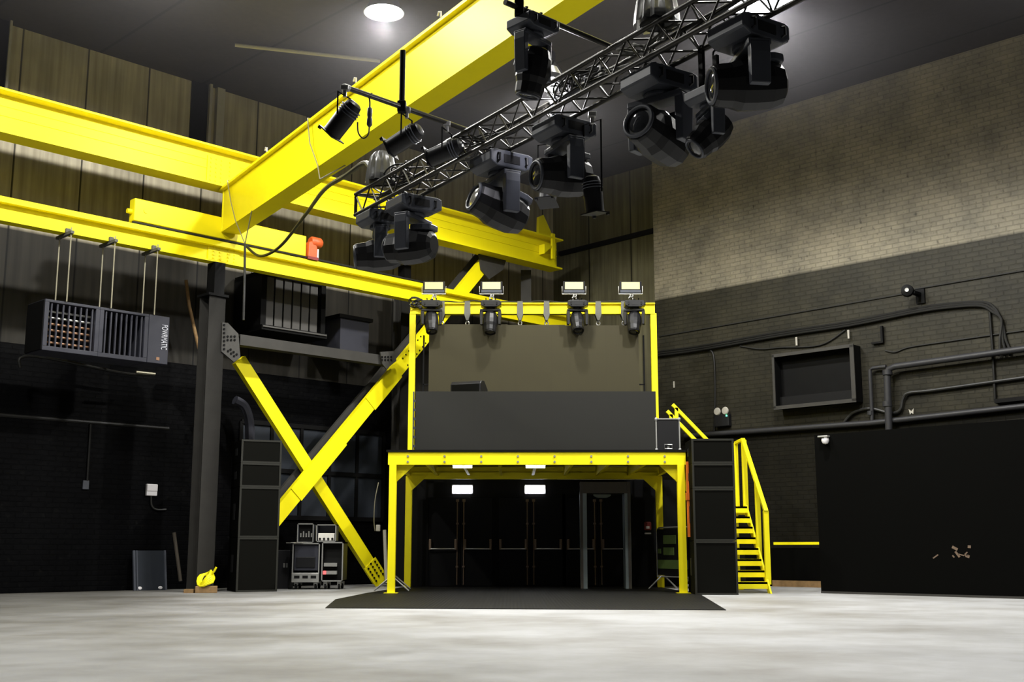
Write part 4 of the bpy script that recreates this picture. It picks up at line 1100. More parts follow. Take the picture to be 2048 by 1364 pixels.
def amp(label, px0, px1, py0, knobs, base):
    a, c = atY(px0, 1080, 31.0), atY(px1, py0, 31.0)
    w = c.x - a.x; h = c.z - base
    T = Thing('rack_case', label, 'case', (a.x, 31.0, base + 0.002), 0, 'small cases on the racks')
    T.part('shell', MB().bb((0, 0.0, 0), (w, 0.4, 0.03)).bb((0, 0, h - 0.03), (w, 0.4, h)).bb((0, 0, 0), (0.03, 0.4, h)).bb((w - 0.03, 0, 0), (w, 0.4, h)).bb((0, 0.37, 0), (w, 0.4, h)), 'plastic_grey')
    T.part('edge_trim', MB().bb((0, -0.015, 0), (w, 0.0, 0.025)).bb((0, -0.015, h - 0.025), (w, 0, h)).bb((0, -0.015, 0), (0.025, 0, h)).bb((w - 0.025, -0.015, 0), (w, 0, h)), 'alu')
    if knobs:
        T.part('silver_mixer', MB().bb((0.05, 0.02, 0.03), (w - 0.05, 0.3, h * 0.50)), 'paper', bevel=0.01)
        b = MB()
        for k in range(4): b.lathe([(0, 0), (0.03, 0), (0.03, 0.03), (0, 0.03)], Matrix.Translation((0.1 + k * (w - 0.2) / 3, 0.02, 0.08)) @ Matrix.Rotation(PI / 2, 4, 'X'), 8)
        T.part('knobs', b, 'rubber')
    else:
        b = MB()
        for k in range(5): b.bb((0.07 + k * 0.07, 0.05, h * 0.3), (0.10 + k * 0.07, 0.1, h * (0.5 + 0.1 * (k % 2))))
        T.part('plug_leads', b, 'alu')
        T.part('inner_panel', MB().bb((0.03, 0.1, 0.03), (w - 0.03, 0.14, h - 0.03)), 'rubber')
amp('small open case with silver mixer on top of the racks', 632, 673, 1049, True, max(zt1, zt2_))
amp('small dark case with plugged leads on top of the silver tray rack', 594, 628, 1047, False, zt1)
p = Vector((xr1 - 0.02, 30.95, zt1 + 0.001))
b = MB()
for k in range(3): b.box((0, 0, 0.003 + 0.006 * k), (0.30, 0.22, 0.005), Matrix.Translation(p + Vector((0.22 + 0.10 * k - 0.2, 0.02, 0))) @ Matrix.Rotation(0.3 * k - 0.2, 4, 'Z'))
single('paper_stack', 'loose white papers lying on the front of the silver tray rack', 'papers', b, 'paper')
# dark case left of rack 1
a, c = atY(552, 1160, 31.3), atY(580, 1100, 31.3)
T = Thing('storage_crate', 'black crate between the left speakers and the racks', 'crate', (a.x - 0.1, 31.3, 0), 0)
T.part('body', MB().bb((0, 0, 0), (c.x - a.x + 0.1, 0.6, c.z)), 'plastic', bevel=0.01)
T.part('catch', MB().bb((0.28, -0.02, 0.55), (0.33, 0, 0.66)).bb((0.36, -0.02, 0.55), (0.39, 0, 0.66)), 'alu')

# ------------------------------------------------------------------ things under the platform
# walk-through detector frame
Yd = 31.2
zl = atY(1164, 964, Yd).z
xa, xb = atY(1162, 1080, Yd).x, atY(1262, 1080, Yd).x
T = Thing('walk_through_detector', 'grey walk-through detector arch standing before the right doors', 'detector', ((xa + xb) / 2, Yd, 0))
hw = (xb - xa) / 2
for s in (-1, 1):
    T.part('side_panel', MB().bb((s * hw, -0.05, 0.0), (s * (hw - 0.16), 0.55, zl)), 'bluegrey' , bevel=0.01)
    T.part('edge_strip', MB().bb((s * (hw - 0.03) - 0.05, -0.075, 0.0), (s * (hw - 0.03) + 0.02, -0.05, zl)), 'brown_steel')
T.part('header', MB().bb((-hw, -0.06, zl - 0.30), (hw, 0.55, zl)), 'brown_steel', bevel=0.01)
# barriers
def barrier(label, loc, rz, prn, h=1.5, L=1.9, feet=True):
    T = Thing('crowd_barrier', label, 'barrier', loc, rz, 'crowd barriers')
    pts = [(0.0, 0, 0.32), (0.0, 0, h - 0.12), (0.04, 0, h - 0.03), (0.12, 0, h), (L - 0.12, 0, h), (L - 0.04, 0, h - 0.03), (L, 0, h - 0.12), (L, 0, 0.32)]
    T.part('tube_frame', MB().tube(pts, 0.022, 8, closed=True), 'alu', smooth=True)
    cv = T.part('cover', MB().bb((0.03, -0.02, 0.36), (L - 0.03, 0.02, h - 0.03)), 'rubber')
    if prn == 'green':
        b = MB()
        for z in (0.62, 0.66): pass
        b.bb((0.06, -0.03, 0.52), (L - 0.1, -0.018, 0.74))
        b.bb((0.35, -0.03, 0.86), (0.85, -0.018, 1.05)).bb((0.35, -0.03, 1.14), (0.95, -0.018, 1.36)).bb((1.15, -0.03, 0.9), (1.35, -0.018, 1.34)).bb((0.08, -0.03, 0.9), (0.22, -0.018, 1.02))
        T.part('printed_blocks', b, 'green', cv)
    else:
        T.part('printed_blocks', MB().bb((0.05, -0.03, 0.45), (0.5, -0.018, 0.72)).bb((0.05, -0.03, 0.9), (0.2, -0.018, 1.2)), 'blue', cv)
    for x in (0.25, L - 0.25):
        T.part('foot', MB().tube([(x, -0.42, 0.02), (x, -0.05, 0.33), (x, 0.05, 0.33), (x, 0.42, 0.02)], 0.02, 8), 'alu', smooth=True)
    return T
p = atY(1320, 1150, 30.6)
barrier('black covered barrier with green print standing by the right rear post', (p.x - 0.02, 30.9, 0.012), math.radians(-66), 'green', 1.55)
barrier('black barrier with blue print seen edge on by the left front post', (-2.90, 28.75, 0.012), math.radians(93.4), 'blue', 1.35, 1.9)
# small cardboard thing by the left post
c = atY(768, 1110, 31.5)
single('leaning_tube', 'pale tube leaning upright against the dark column by the platform', 'tube', MB().tube([atY(773, 1166, 33.0), atY(769, 1060, 33.2)], 0.05, 8), 'pale_strip', True)
p = atY(756, 1056, 33.0)
single('power_socket', 'small pale socket on the dark column left of the platform', 'socket', MB().bb((p.x - 0.06, 33.0, p.z - 0.09), (p.x + 0.06, 33.1, p.z + 0.09)), 'pale_strip', bevel=0.02)

# ------------------------------------------------------------------ right hand side
# black partition block
DP = 35.5
a = Vector((7.27, 28.23, 0))
T = Thing('black_partition', 'tall black partition block in front of the right brick wall', 'partition', (a.x, a.y, 0), -R45)
T.part('face_boards', MB().bb((0, 0, 0), (10.5, 0.06, 3.72)), 'speaker')
T.part('block_body', MB().bb((0.02, 0.06, 0), (10.5, 1.4, 3.68)), 'black_steel')
b = MB()
random.seed(5)
for k in range(9):
    c = Vector((3.3 + random.uniform(-0.55, 0.35), -0.004, 0.98 + random.uniform(-0.12, 0.12)))
    b.box((0, 0, 0), (random.uniform(0.03, 0.16), 0.006, random.uniform(0.02, 0.06)), Matrix.Translation(c) @ Matrix.Rotation(random.uniform(-1, 1), 4, 'Y'))
T.part('chipped_patch', b, 'brass', label='bare scuffed wood marks')
T.part('kick_strip', MB().bb((0, -0.012, 0), (10.5, 0, 0.05)), 'grey_steel')
# cctv dome
p = atT(1653, 880, DP)
T = Thing('security_camera', 'small white dome camera on the corner of the black partition', 'camera', (p.x, p.y, p.z), -R45)
T.part('mount', MB().bb((-0.16, -0.14, 0.06), (0.10, 0, 0.10)).bb((0.0, -0.12, 0.0), (0.08, -0.02, 0.07)), 'alu', bevel=0.01)
T.part('dome', MB().lathe([(0, -0.11), (0.06, -0.09), (0.09, -0.03), (0.085, 0.02), (0, 0.03)], Matrix.Translation((0.03, -0.11, 0.0)), 16), 'white', smooth=True)
# low yellow rail and skirting
a, c = atT(1548, 1087, 40.7), atT(1640, 1087, 40.7)
c.z = a.z
single('low_rail', 'thin yellow rail low on the brick wall right of the stairs', 'rail', MB().bar(a, c + (c - a) * 0.4, 0.05, 0.07), 'yellow')
a, c = cS(1, 0), 0
p0 = atT(1550, 1165, 40.9); p1 = atT(1640, 1165, 40.9)
T = Thing('kick_panel', 'black boarded panel below the yellow rail', 'panel', (p0.x - 0.9 * S2, p0.y + 0.9 * S2, 0), -R45)
T.part('board', MB().bb((0, -0.08, 0.12), (4.2, 0.02, 1.05)), 'speaker')
T.part('skirting', MB().bb((0.9, -0.14, 0.0), (4.2, 0.0, 0.17)), 'wood')

DW = 41.0
def onwall(name, label, cat, pts, off, r, matname, sm=True, n=8, group=None, k=6):
    P = [atT(x, y, DW - off) for x, y in pts]
    return single(name, label, cat, MB().tube(smooth_path(P, k) if sm else P, r, n), matname, True, group=group)
onwall('steel_wire', 'long thin wire crossing the right brick wall', 'wire', [(1318, 673), (1560, 631), (1806, 588), (1830, 578), (2070, 537)], 0.03, 0.022, 'hose', False)
def bundle():
    T = Thing('cable_tray_run', 'bundle of black conduits running along the right brick wall', 'conduit', atT(1320, 712, DW), 0)
    for k, dy in enumerate((0, 4, 8)):
        pts = [(1310, 704 + dy), (1400, 692 + dy), (1560, 664 + dy), (1700, 643 + dy), (1830, 617 + dy), (1900, 607 + dy), (1960, 604 + dy), (1985, 612 + dy * 1.5), (2003, 640), (2012 - 6 * k, 680), (2020 - 10 * k, 700), (2020 - 12 * k, 712)]
        T.part('conduit', MB().tube(smooth_path([atT(x, y, DW - 0.08 - 0.03 * k) for x, y in pts], 6), 0.034, 8), 'brick_pipe', world=True, smooth=True)
bundle()
onwall('conduit', 'conduit dropping down the brick wall beside the big pipe loop', 'conduit', [(1978, 612), (1985, 700), (1990, 800)], 0.08, 0.035, 'brick_pipe', False)
onwall('conduit', 'thin conduit branching down behind the emergency light', 'conduit', [(1400, 694), (1420, 700), (1428, 720), (1430, 790), (1428, 862)], 0.06, 0.03, 'brick_pipe')
# round loudspeaker on bracket
p = atT(1815, 582, DW - 0.6)
T = Thing('bracket_lamp', 'round black lamp on a bracket high on the right brick wall', 'lamp', (p.x, p.y, p.z), -R45)
mr = Matrix.Rotation(PI / 2, 4, 'X') @ Matrix.Rotation(0.35, 4, 'Y')
T.part('shade', MB().lathe([(0.06, 0.16), (0.15, 0.13), (0.165, 0.0), (0.15, -0.05), (0.0, -0.05)], mr, 20), 'black_steel', smooth=True)
T.part('reflector', MB().lathe([(0, 0.02), (0.05, 0.03), (0.06, 0.15), (0.05, 0.165), (0, 0.16)], mr, 16), 'alu', smooth=True)
T.part('bracket', MB().bb((0.06, 0.0, -0.09), (0.20, 0.42, -0.02)).bb((0.04, 0.36, -0.30), (0.28, 0.42, 0.08)), 'black_steel')
# recessed black hatch
a = atT(1550, 824, DW - 0.55); c = atT(1706, 688, DW - 0.55)
w = (c - a).dot(Vector((S2, -S2, 0)))
z0 = (atT(1550, 824, DW - 0.55).z + atT(1706, 796, DW - 0.55).z) / 2; z1 = (atT(1550, 711, DW - 0.55).z + atT(1706, 688, DW - 0.55).z) / 2
T = Thing('extract_vent', 'black open box vent sticking out of the right brick wall', 'vent', (a.x, a.y, z0), -R45)
hv = z1 - z0; t = 0.10
T.part('casing', MB().bb((0, 0, 0), (w, 0.385, 0.03)).bb((0, 0, hv - 0.03), (w, 0.385, hv)).bb((0, 0, 0.03), (0.03, 0.385, hv - 0.03)).bb((w - 0.03, 0, 0.03), (w, 0.385, hv - 0.03)).bb((0, 0.355, 0), (w, 0.385, hv)), 'black_steel')
T.part('front_flange', MB().bb((-0.02, -0.03, -0.03), (w + 0.02, 0.0, t - 0.03)).bb((-0.02, -0.03, hv - 0.07), (w + 0.02, 0, hv + 0.02)).bb((-0.02, -0.03, 0), (0.05, 0, hv)).bb((w - 0.10, -0.03, 0), (w + 0.02, 0, hv)), 'grey_steel')
T.part('baffle', MB().bb((0.03, 0.24, 0.05), (w - 0.03, 0.27, 0.35)), 'rubber')
for px, py, lb in ((1593, 682, 'left of two thin pale rods above the black vent'), (1697, 668, 'right of two thin pale rods above the black vent')):
    p = atT(px, py, DW - 0.12)
    single('hanger_rod', lb, 'rod', MB().rod((p.x, p.y, p.z - 0.13), (p.x, p.y, p.z + 0.11), 0.03, 8), 'pale_strip', group='pale rods over the vent')
# emergency twin light
p = atT(1449, 836, DW)
T = Thing('emergency_light', 'black emergency light with two round lamps on the brick wall', 'emergency light', (p.x, p.y, p.z - 0.26), -R45)
T.part('battery_box', MB().bb((-0.25, -0.16, 0), (0.25, 0, 0.36)), 'plastic', bevel=0.02)
for s in (-1, 1):
    T.part('lamp_head', MB().lathe([(0, 0.0), (0.10, 0.0), (0.12, 0.04), (0.10, 0.07), (0, 0.08)], Matrix.Translation((s * 0.14, -0.12, 0.45)) @ Matrix.Rotation(PI / 2, 4, 'X'), 16), 'pale_strip', smooth=True)
T.part('status_led', MB().box((0.19, -0.17, 0.30), (0.04, 0.02, 0.04)), 'led_green')
# big pipes
T = Thing('pipe_run', 'large grey pipe with elbow on the right brick wall', 'pipe', atT(1775, 855, DW - 0.35), 0)
T.part('horizontal_pipe', MB().tube([atT(2075, 694, DW - 0.35), atT(1790, 733, DW - 0.35), atT(1778, 738, DW - 0.35), atT(1774, 748, DW - 0.35)], 0.085, 12), 'pipe', world=True, smooth=True)
T.part('drop_pipe', MB().tube([atT(1774, 742, DW - 0.35), atT(1778, 862, DW - 0.35)], 0.095, 12), 'pipe', world=True, smooth=True)
for y_ in (740, 803): T.part('flange', MB().tube([atT(1774.5, y_, DW - 0.35), atT(1775, y_ + 10, DW - 0.35)], 0.125, 12), 'pipe', world=True, smooth=True)
T = Thing('pipe_run', 'long grey pipe running low along the right brick wall', 'pipe', atT(1375, 872, DW - 0.2), 0)
T.part('main_pipe', MB().tube([atT(1370, 872, DW - 0.2), atT(1742, 846, DW - 0.2), atT(2080, 809, DW - 0.2)], 0.075, 12), 'pipe', world=True, smooth=True)
T.part('riser', MB().tube([atT(1744, 845, DW - 0.2), atT(1744, 828, DW - 0.2), atT(1740, 740, DW - 0.2), atT(1746, 736, DW - 0.2), atT(1772, 733, DW - 0.2)], 0.05, 10), 'pipe', world=True, smooth=True)
T.part('clip', MB().tube([atT(1741, 822, DW - 0.2), atT(1741, 830, DW - 0.2)], 0.085, 10), 'pipe', world=True)
onwall('hose', 'black hose looping beside the large elbow pipe', 'hose', [(1688, 845), (1706, 826), (1740, 817), (1780, 826), (1800, 820), (1806, 798), (1818, 786), (1870, 780), (2070, 752)], 0.12, 0.04, 'hose')
onwall('steel_wire', 'sagging thin wire below the conduit bundle', 'wire', [(1770, 701), (1790, 704), (1820, 694), (1900, 682), (2060, 659)], 0.04, 0.02, 'hose')
onwall('steel_wire', 'loose wires drooping above the black vent', 'wire', [(1480, 692), (1520, 698), (1560, 695), (1640, 690), (1690, 660)], 0.06, 0.02, 'hose')
p = atT(1757, 676, DW - 0.02)
single('angle_bracket', 'small black angle bracket beside the vent', 'bracket', MB().prism([(-0.17, -0.16), (0.17, -0.16), (0.17, 0.30), (0.11, 0.30), (0.11, -0.11), (-0.17, -0.11)], -0.10, -0.02, Matrix.Translation(p) @ Matrix.Rotation(-R45, 4, 'Z')), 'black_steel')
p = atT(1823, 824, DW - 0.01)
single('pale_tag', 'tiny pale butterfly shaped tag on the dark brick wall', 'tag', MB().prism([(-0.07, 0.08), (0, 0.02), (0.07, 0.09), (0.05, -0.06), (0, -0.02), (-0.04, -0.07)], -0.012, 0.0, Matrix.Translation(p) @ Matrix.Rotation(-R45, 4, 'Z')), 'pale_strip')
p = atT(1348, 769, DW - 0.02)
single('pale_tag', 'thin pale strip on the dark brick beside the portal frame', 'tag', MB().box((0, 0, 0), (0.045, 0.02, 0.2), Matrix.Translation(p) @ Matrix.Rotation(-R45, 4, 'Z')), 'pale_strip')
p = atT(2020, 800, DW - 0.1)
single('dark_ledge', 'short dark ledge at the right edge above the low pipe', 'ledge', MB().bar(atT(1992, 803, DW - 0.1), atT(2080, 794, DW - 0.1), 0.2, 0.1), 'black_steel')

# ------------------------------------------------------------------ lighting truss
tA0 = atZ(711, 389, 5.40); tA1 = atZ(1390, 0, 5.40)
td = (tA1 - tA0).normalized(); tn = Vector((-td.y, td.x, 0))          # to the right and away
if tn.x < 0: tn = -tn
TW, TH = 0.29, 0.27
TL = 9.2
RZT = math.atan2(tn.y, tn.x)
T = Thing('lighting_truss', 'long black box truss slanting overhead with stage lights', 'truss', (tA0.x, tA0.y, tA0.z - TH), 0)
ch = [(0, 0), (0, -TH), (TW, 0), (TW, -TH)]
for o_, z_ in ch:
    q = tA0 + tn * o_ + Zv * z_
    T.part('chord', MB().rod(q, q + td * TL, 0.024, 10), 'truss', world=True, smooth=True)
def corner(o_, z_, s): return tA0 + tn * o_ + Zv * z_ + td * s
b_ = [MB() for _ in range(4)]
nb = 22; stp = TL / nb
for k in range(nb):
    s0, sm, s1 = k * stp, (k + 0.5) * stp, (k + 1) * stp
    for bi, (A, B) in enumerate((((0, 0), (0, -TH)), ((TW, 0), (TW, -TH)), ((0, 0), (TW, 0)), ((0, -TH), (TW, -TH)))):
        b_[bi].rod(corner(*A, s0), corner(*B, sm), 0.010, 6); b_[bi].rod(corner(*B, sm), corner(*A, s1), 0.010, 6)
for b in b_: T.part('lacing', b, 'truss', world=True)
b = MB()
for s in (0.0, 0.03):
    for A, B in (((0, 0), (0, -TH)), ((TW, 0), (TW, -TH)), ((0, 0), (TW, 0)), ((0, -TH), (TW, -TH))): b.rod(corner(*A, s), corner(*B, s), 0.015, 6)
T.part('end_frame', b, 'truss', world=True)
TZB = tA0.z - TH

def on_truss(px, py, side):
    """foot point on truss bottom: side 0 = left chord, 1 = right chord; nearest s for column px"""
    best = None
    for i in range(0, 400):
        s = i * TL / 400
        q = corner(TW * side, -TH, s)
        rel = q - Vector((0, 0, CAM_Z))
        d = rel.y * cth + rel.z * sth
        x = 1024 + F_PX * rel.x / d
        if best is None or abs(x - px) < best[0]: best = (abs(x - px), q)
    return best[1]

PANL = math.radians
def mh(px, label, pan, tilt, S, side=0.5, lens='lens', hook=0.10, arm=1.0, off=0.0, drop=0.0, rz=0):
    q = on_truss(px, 0, side) + tn * off - Zv * drop
    return moving_head('black moving head stage light ' + label, q, RZT + rz, pan, tilt, S, lens=lens, hook=hook, arm=arm)
mh(760, 'at the far left end of the truss', PANL(66), PANL(84), 0.90, 0.7, hook=0.02)
mh(828, 'second from the left end of the truss', PANL(30), PANL(92), 0.98, 0.9, hook=0.02)
mh(1002, 'with pale lens, in the middle of the truss', PANL(84), PANL(108), 0.98, 1.0, lens='lens_pale', hook=0.03)
mh(1128, 'just below the small glowing lamp', PANL(82), PANL(85), 0.92, 1.0, hook=0.02)
mh(1318, 'with big glassy lens, largest in view', PANL(106), PANL(100), 0.98, 1.0, hook=0.02, lens='lens')
mh(1405, 'tucked behind the largest one', PANL(70), PANL(46), 0.62, 1.0, off=0.06, hook=0.36)
mh(1497, 'at the upper right beside the brightest lamp', PANL(64), PANL(86), 0.94, 1.0, hook=0.0, arm=0.85)

# ------------------------------------------------------------------ outrigger pipes with par cans
PZ = 5.52
a, c = atZ(690, 174, PZ), atZ(940, 262, PZ)
T = Thing('outrigger_pipe', 'black pipe beside the truss carrying three par cans', 'pipe', (a.x, a.y, PZ), 0)
T.part('pipe', MB().rod(a, c, 0.027, 12), 'truss', world=True, smooth=True)
T.part('end_cap', MB().rod(a - (c - a).normalized() * 0.02, a + (c - a).normalized() * 0.05, 0.034, 12), 'alu', world=True, smooth=True)
pp = a.lerp(c, 0.43)
T.part('drop_pole', MB().rod(pp, pp + Zv * 0.62, 0.030, 12), 'black_steel', world=True, smooth=True)
T.part('coupler', MB().box(pp, (0.09, 0.09, 0.12)), 'black_steel', world=True, bevel=0.01)
PIPE1 = (a, c)
a2, c2 = atZ(1010, 4, PZ), atZ(1228, 96, PZ)
T = Thing('outrigger_pipe', 'black pipe at the top carrying one upright moving head', 'pipe', (a2.x, a2.y, PZ), 0)
T.part('pipe', MB().rod(a2, c2, 0.025, 12), 'truss', world=True, smooth=True)
T.part('coupler', MB().box(a2.lerp(c2, 0.12), (0.08, 0.08, 0.14)), 'black_steel', world=True, bevel=0.01)
q = a2.lerp(c2, 0.24)
moving_head('black moving head stage light hanging on the top pipe by the glowing lamp', q, math.atan2((c2 - a2).y, (c2 - a2).x), PANL(10), PANL(15), 0.66, hook=0.06, arm=1.25)

def par_can(label, top_, axis, S=1.0, drop=0.22):
    """axis: unit vector the lamp points to"""
    T = Thing('par_can', label, 'stage light', top_, 0, 'par cans')
    ax = Vector(axis).normalized()
    ctr = Vector((0, 0, -drop))
    zq = ax.to_track_quat('-Z', 'Y').to_matrix().to_4x4()
    m = Matrix.Translation(ctr) @ zq
    s = S
    body = T.part('can', MB().lathe([(0.055 * s, 0.20 * s), (0.085 * s, 0.18 * s), (0.105 * s, 0.10 * s), (0.108 * s, -0.02 * s), (0.105 * s, -0.20 * s), (0.108 * s, -0.215 * s), (0.09 * s, -0.215 * s), (0.09 * s, -0.05 * s), (0, -0.05 * s)], m, 20), 'plastic', smooth=True)
    T.part('rear_cap', MB().lathe([(0, 0.195 * s), (0.05 * s, 0.19 * s), (0.052 * s, 0.16 * s), (0, 0.16 * s)], m, 14), 'brass', body, smooth=True)
    b = MB()
    for z in (0.06, 0.09, 0.12): b.tube([m @ Vector((math.cos(t) * 0.112 * s, math.sin(t) * 0.112 * s, z * s)) for t in [2 * PI * k / 20 for k in range(20)]], 0.006 * s, 6, closed=True)
    T.part('cooling_ribs', b, 'plastic_grey', body, smooth=True)
    T.part('gel_frame', MB().box((0, 0, -0.225 * s), (0.235 * s, 0.235 * s, 0.012 * s), m).box((0.10 * s, 0.10 * s, -0.24 * s), (0.03 * s, 0.03 * s, 0.03 * s), m).box((-0.10 * s, 0.10 * s, -0.24 * s), (0.03 * s, 0.03 * s, 0.03 * s), m), 'plastic', body)
    side = ax.cross(Zv).normalized()
    r = 0.128 * s
    T.part('bracket', MB().tube([ctr + side * r, ctr + side * r + Vector((0, 0, drop - 0.07)), ctr - side * r + Vector((0, 0, drop - 0.07)), ctr - side * r], 0.010 * s, 6), 'black_steel')
    T.part('hook_clamp', MB().box((0, 0, -0.04), (0.035, 0.035, 0.09)).box((0, 0, 0.005), (0.075, 0.075, 0.05)), 'alu', bevel=0.006)
for f, lb, axv in ((0.00, 'hanging at the left end of the black pipe', (-0.62, 0.30, -0.70)), (0.47, 'in the middle of the black pipe', (-0.85, 0.35, -0.42)), (0.80, 'at the truss end of the black pipe', (-0.88, 0.35, -0.26))):
    q = PIPE1[0].lerp(PIPE1[1], f)
    par_can('black par can ' + lb, q + Vector((0, 0, -0.02)), axv, 0.93, 0.30)
# plug hanging on the pipe
q = PIPE1[0].lerp(PIPE1[1], 0.185)
T = Thing('inline_plug', 'black inline plug hanging from the pipe beside the left par can', 'plug', (q.x, q.y, q.z - 0.33), 0)
T.part('plug_body', MB().lathe([(0.012, 0), (0.028, 0.02), (0.028, 0.08), (0.022, 0.10), (0.026, 0.12), (0.026, 0.19), (0.012, 0.21)], Matrix(), 12), 'plastic_grey', smooth=True)
T.part('lead', MB().tube([(0, 0, 0.20), (0.0, 0, 0.26), (-0.01, 0, 0.32), (0.02, 0, 0.36)], 0.009, 6), 'hose', smooth=True)
T.part('lead', MB().tube(smooth_path([(0, 0, 0.01), (-0.01, 0, -0.08), (-0.06, 0, -0.12), (-0.11, 0, -0.06), (-0.12, 0, 0.05)], 5), 0.008, 6), 'hose', smooth=True)
# two more par cans under the truss
par_can('black par can pointing down below the middle of the truss', on_truss(1168, 0, 1) + tn * 0.10 - Zv * 0.02, (0.1, 0.1, -1), 0.85, 0.78)
par_can('dark par can half hidden behind the middle moving heads', on_truss(1080, 0, 1) + tn * 0.10 - Zv * 0.02, (-0.1, -0.3, -0.9), 0.85, 0.52)

# frosted covers on the truss
def cover(label, px, py, z, S):
    q = atZ(px, py, z)
    T = Thing('rain_cover', label, 'cover', (q.x, q.y, z), 0, 'frosted covers')
    b = MB(); rings = []
    n = 28
    prof = [(0.03, 0.40), (0.09, 0.39), (0.14, 0.33), (0.17, 0.22), (0.19, 0.10), (0.20, 0.0)]
    for r, zz in prof:
        rings.append([b.bm.verts.new(Vector((math.cos(2 * PI * k / n), math.sin(2 * PI * k / n), 0)) * (r * S * (1 + 0.10 * math.sin(k * 2.9) * (1 - zz))) + Vector((0, 0, zz * S))) for k in range(n)])
    for A, B in zip(rings, rings[1:]):
        for k in range(n): b.bm.faces.new((A[k], A[(k + 1) % n], B[(k + 1) % n], B[k]))
    b.bm.faces.new(rings[0])
    T.part('film', b, 'cover', smooth=True)
    T.part('covered_unit', MB().lathe([(0, 0), (0.15 * S, 0.0), (0.16 * S, 0.05 * S), (0.13 * S, 0.10 * S), (0, 0.12 * S)], Matrix(), 16), 'plastic', smooth=True)
cover('frosted plastic cover draped on the left part of the truss', 763, 366, 5.44, 1.0)
cover('frosted plastic cover on top of the truss near the brightest lamp', 1314, 50, 5.44, 1.0)

# cable coils in the truss
def coil(label, s, seed, spread, n, rmin, rmax, matname='hose', dz=0.0, off=0.5):
    random.seed(seed)
    b = MB()
    for k in range(n):
        c = corner(TW * off, -TH * 0.5 + dz, s + random.uniform(-spread, spread))
        a0 = random.uniform(0, 6.28); rr = random.uniform(rmin, rmax); ph = random.uniform(0, 6.28); tl_ = random.uniform(0.3, 1.0)
        b.tube([c + td * math.cos(t) * rr * 1.5 + tn * math.sin(t + a0) * rr * 0.8 + Zv * (math.sin(t + ph) * rr * tl_) for t in [2 * PI * j / 18 for j in range(18)]], 0.011, 6, closed=True)
    single('cable_coil', label, 'cable', b, matname, True, group='cable coils in the truss')
coil('coiled black cables on the truss above its left end', 1.0, 21, 0.18, 7, 0.07, 0.15, dz=0.20)
coil('coiled black cables inside the truss near the third par can', 2.5, 22, 0.35, 9, 0.07, 0.14, dz=0.08)
coil('coiled black cables inside the truss at the upper pipe joint', 4.5, 23, 0.40, 10, 0.07, 0.14, dz=0.12)
coil('loose pale cable loops further along the truss', 5.6, 24, 0.35, 7, 0.06, 0.12, 'strap', dz=0.10)
def sag(label, s0, s1, off, dz):
    P = [corner(TW * off, dz, s0 + (s1 - s0) * f) - Zv * (0.10 * math.sin(f * PI * 4) ** 2) for f in [k / 24 for k in range(25)]]
    single('trunk_cable', label, 'cable', MB().tube(P, 0.016, 6), 'hose', True, group='cables along the truss')
sag('thick black trunk cable lying along the inner side of the truss', 0.3, 8.8, 0.4, -0.12)
sag('thin black trunk cable lying along the outer side of the truss', 0.6, 8.8, 0.75, -0.05)

# supply cable from the truss to the runway beam, wire ropes
A = corner(0, 0, 0.15)
P = smooth_path([corner(0.1, 0.06, 0.3), atY(733, 326, 14.6), atY(690, 352, 16.0), atY(648, 380, 18.5), atY(612, 428, 22.5), atY(560, 493, 26.0), atY(520, 512, 28.2), atY(492, 492, 29.0)], 8)
single('supply_cable', 'black cable swinging from the truss down to the lower yellow beam', 'cable', MB().tube(P, 0.035, 8), 'hose', True)
kn = atZ(648, 380, 6.6)
gt = atS(0, 0, DC)
def gpt(px, up_):    # point on the girder's visible bottom/top edge at sight column px
    best = None
    for i in range(600):
        q = g0 + gd * (i * 0.03); q = Vector((q.x, q.y, 8.95 + up_))
        rel = q - Vector((0, 0, CAM_Z)); d = rel.y * cth + rel.z * sth
        x = 1024 + F_PX * rel.x / d
        if best is None or abs(x - px) < best[0]: best = (abs(x - px), q)
    return best[1]
w0 = gpt(624, GH) + gn * 0.10
w1 = gpt(640, 0) + gn * 0.05
single('wire_rope', 'pale wire rope looped over the girder above the supply cable', 'rope', MB().tube([w0 - gn * 0.2 + Zv * 0.03, w0 + Zv * 0.03, gpt(628, GH * 0.5) + gn * 0.09, w1, w1 - Zv * 0.35 + gd * 0.15], 0.014, 6).tube([w1 - Zv * 0.35 + gd * 0.15, w1 - gn * 0.5 + gd * 0.3 ], 0.014, 6), 'rope', True)
w0 = gpt(462, GH) + gn * 0.10
w1 = gpt(476, 0) + gn * 0.06
kk = atY(490, 488, w1.y - 0.3)
single('wire_rope', 'pale wire rope looped over the girder near its left end', 'rope', MB().tube([w0 - gn * 0.2 + Zv * 0.03, w0 + Zv * 0.03, gpt(468, GH * 0.5) + gn * 0.08, w1, kk], 0.014, 6).tube([kk, gpt(505, 0) + gn * 0.02], 0.014, 6), 'rope', True)
single('drop_cable', 'black cable dropping from the wire rope past the lower beam', 'cable', MB().tube([kk, atY(489, 560, kk.y), atY(487, 640, kk.y)], 0.03, 8), 'hose', True)
# flange hooks on the girder
for px, lb in ((540, 'left'), (719, 'middle'), (890, 'right')):
    q = gpt(px, GH) + gn * 0.08
    single('beam_hook', 'small pale hook on the girder top, ' + lb + ' of three', 'hook', MB().tube([q + Zv * 0.0, q + Zv * 0.10, q + Zv * 0.13 - gd * 0.08, q + Zv * 0.07 - gd * 0.12], 0.018, 6), 'pale_strip', True, group='girder hooks')

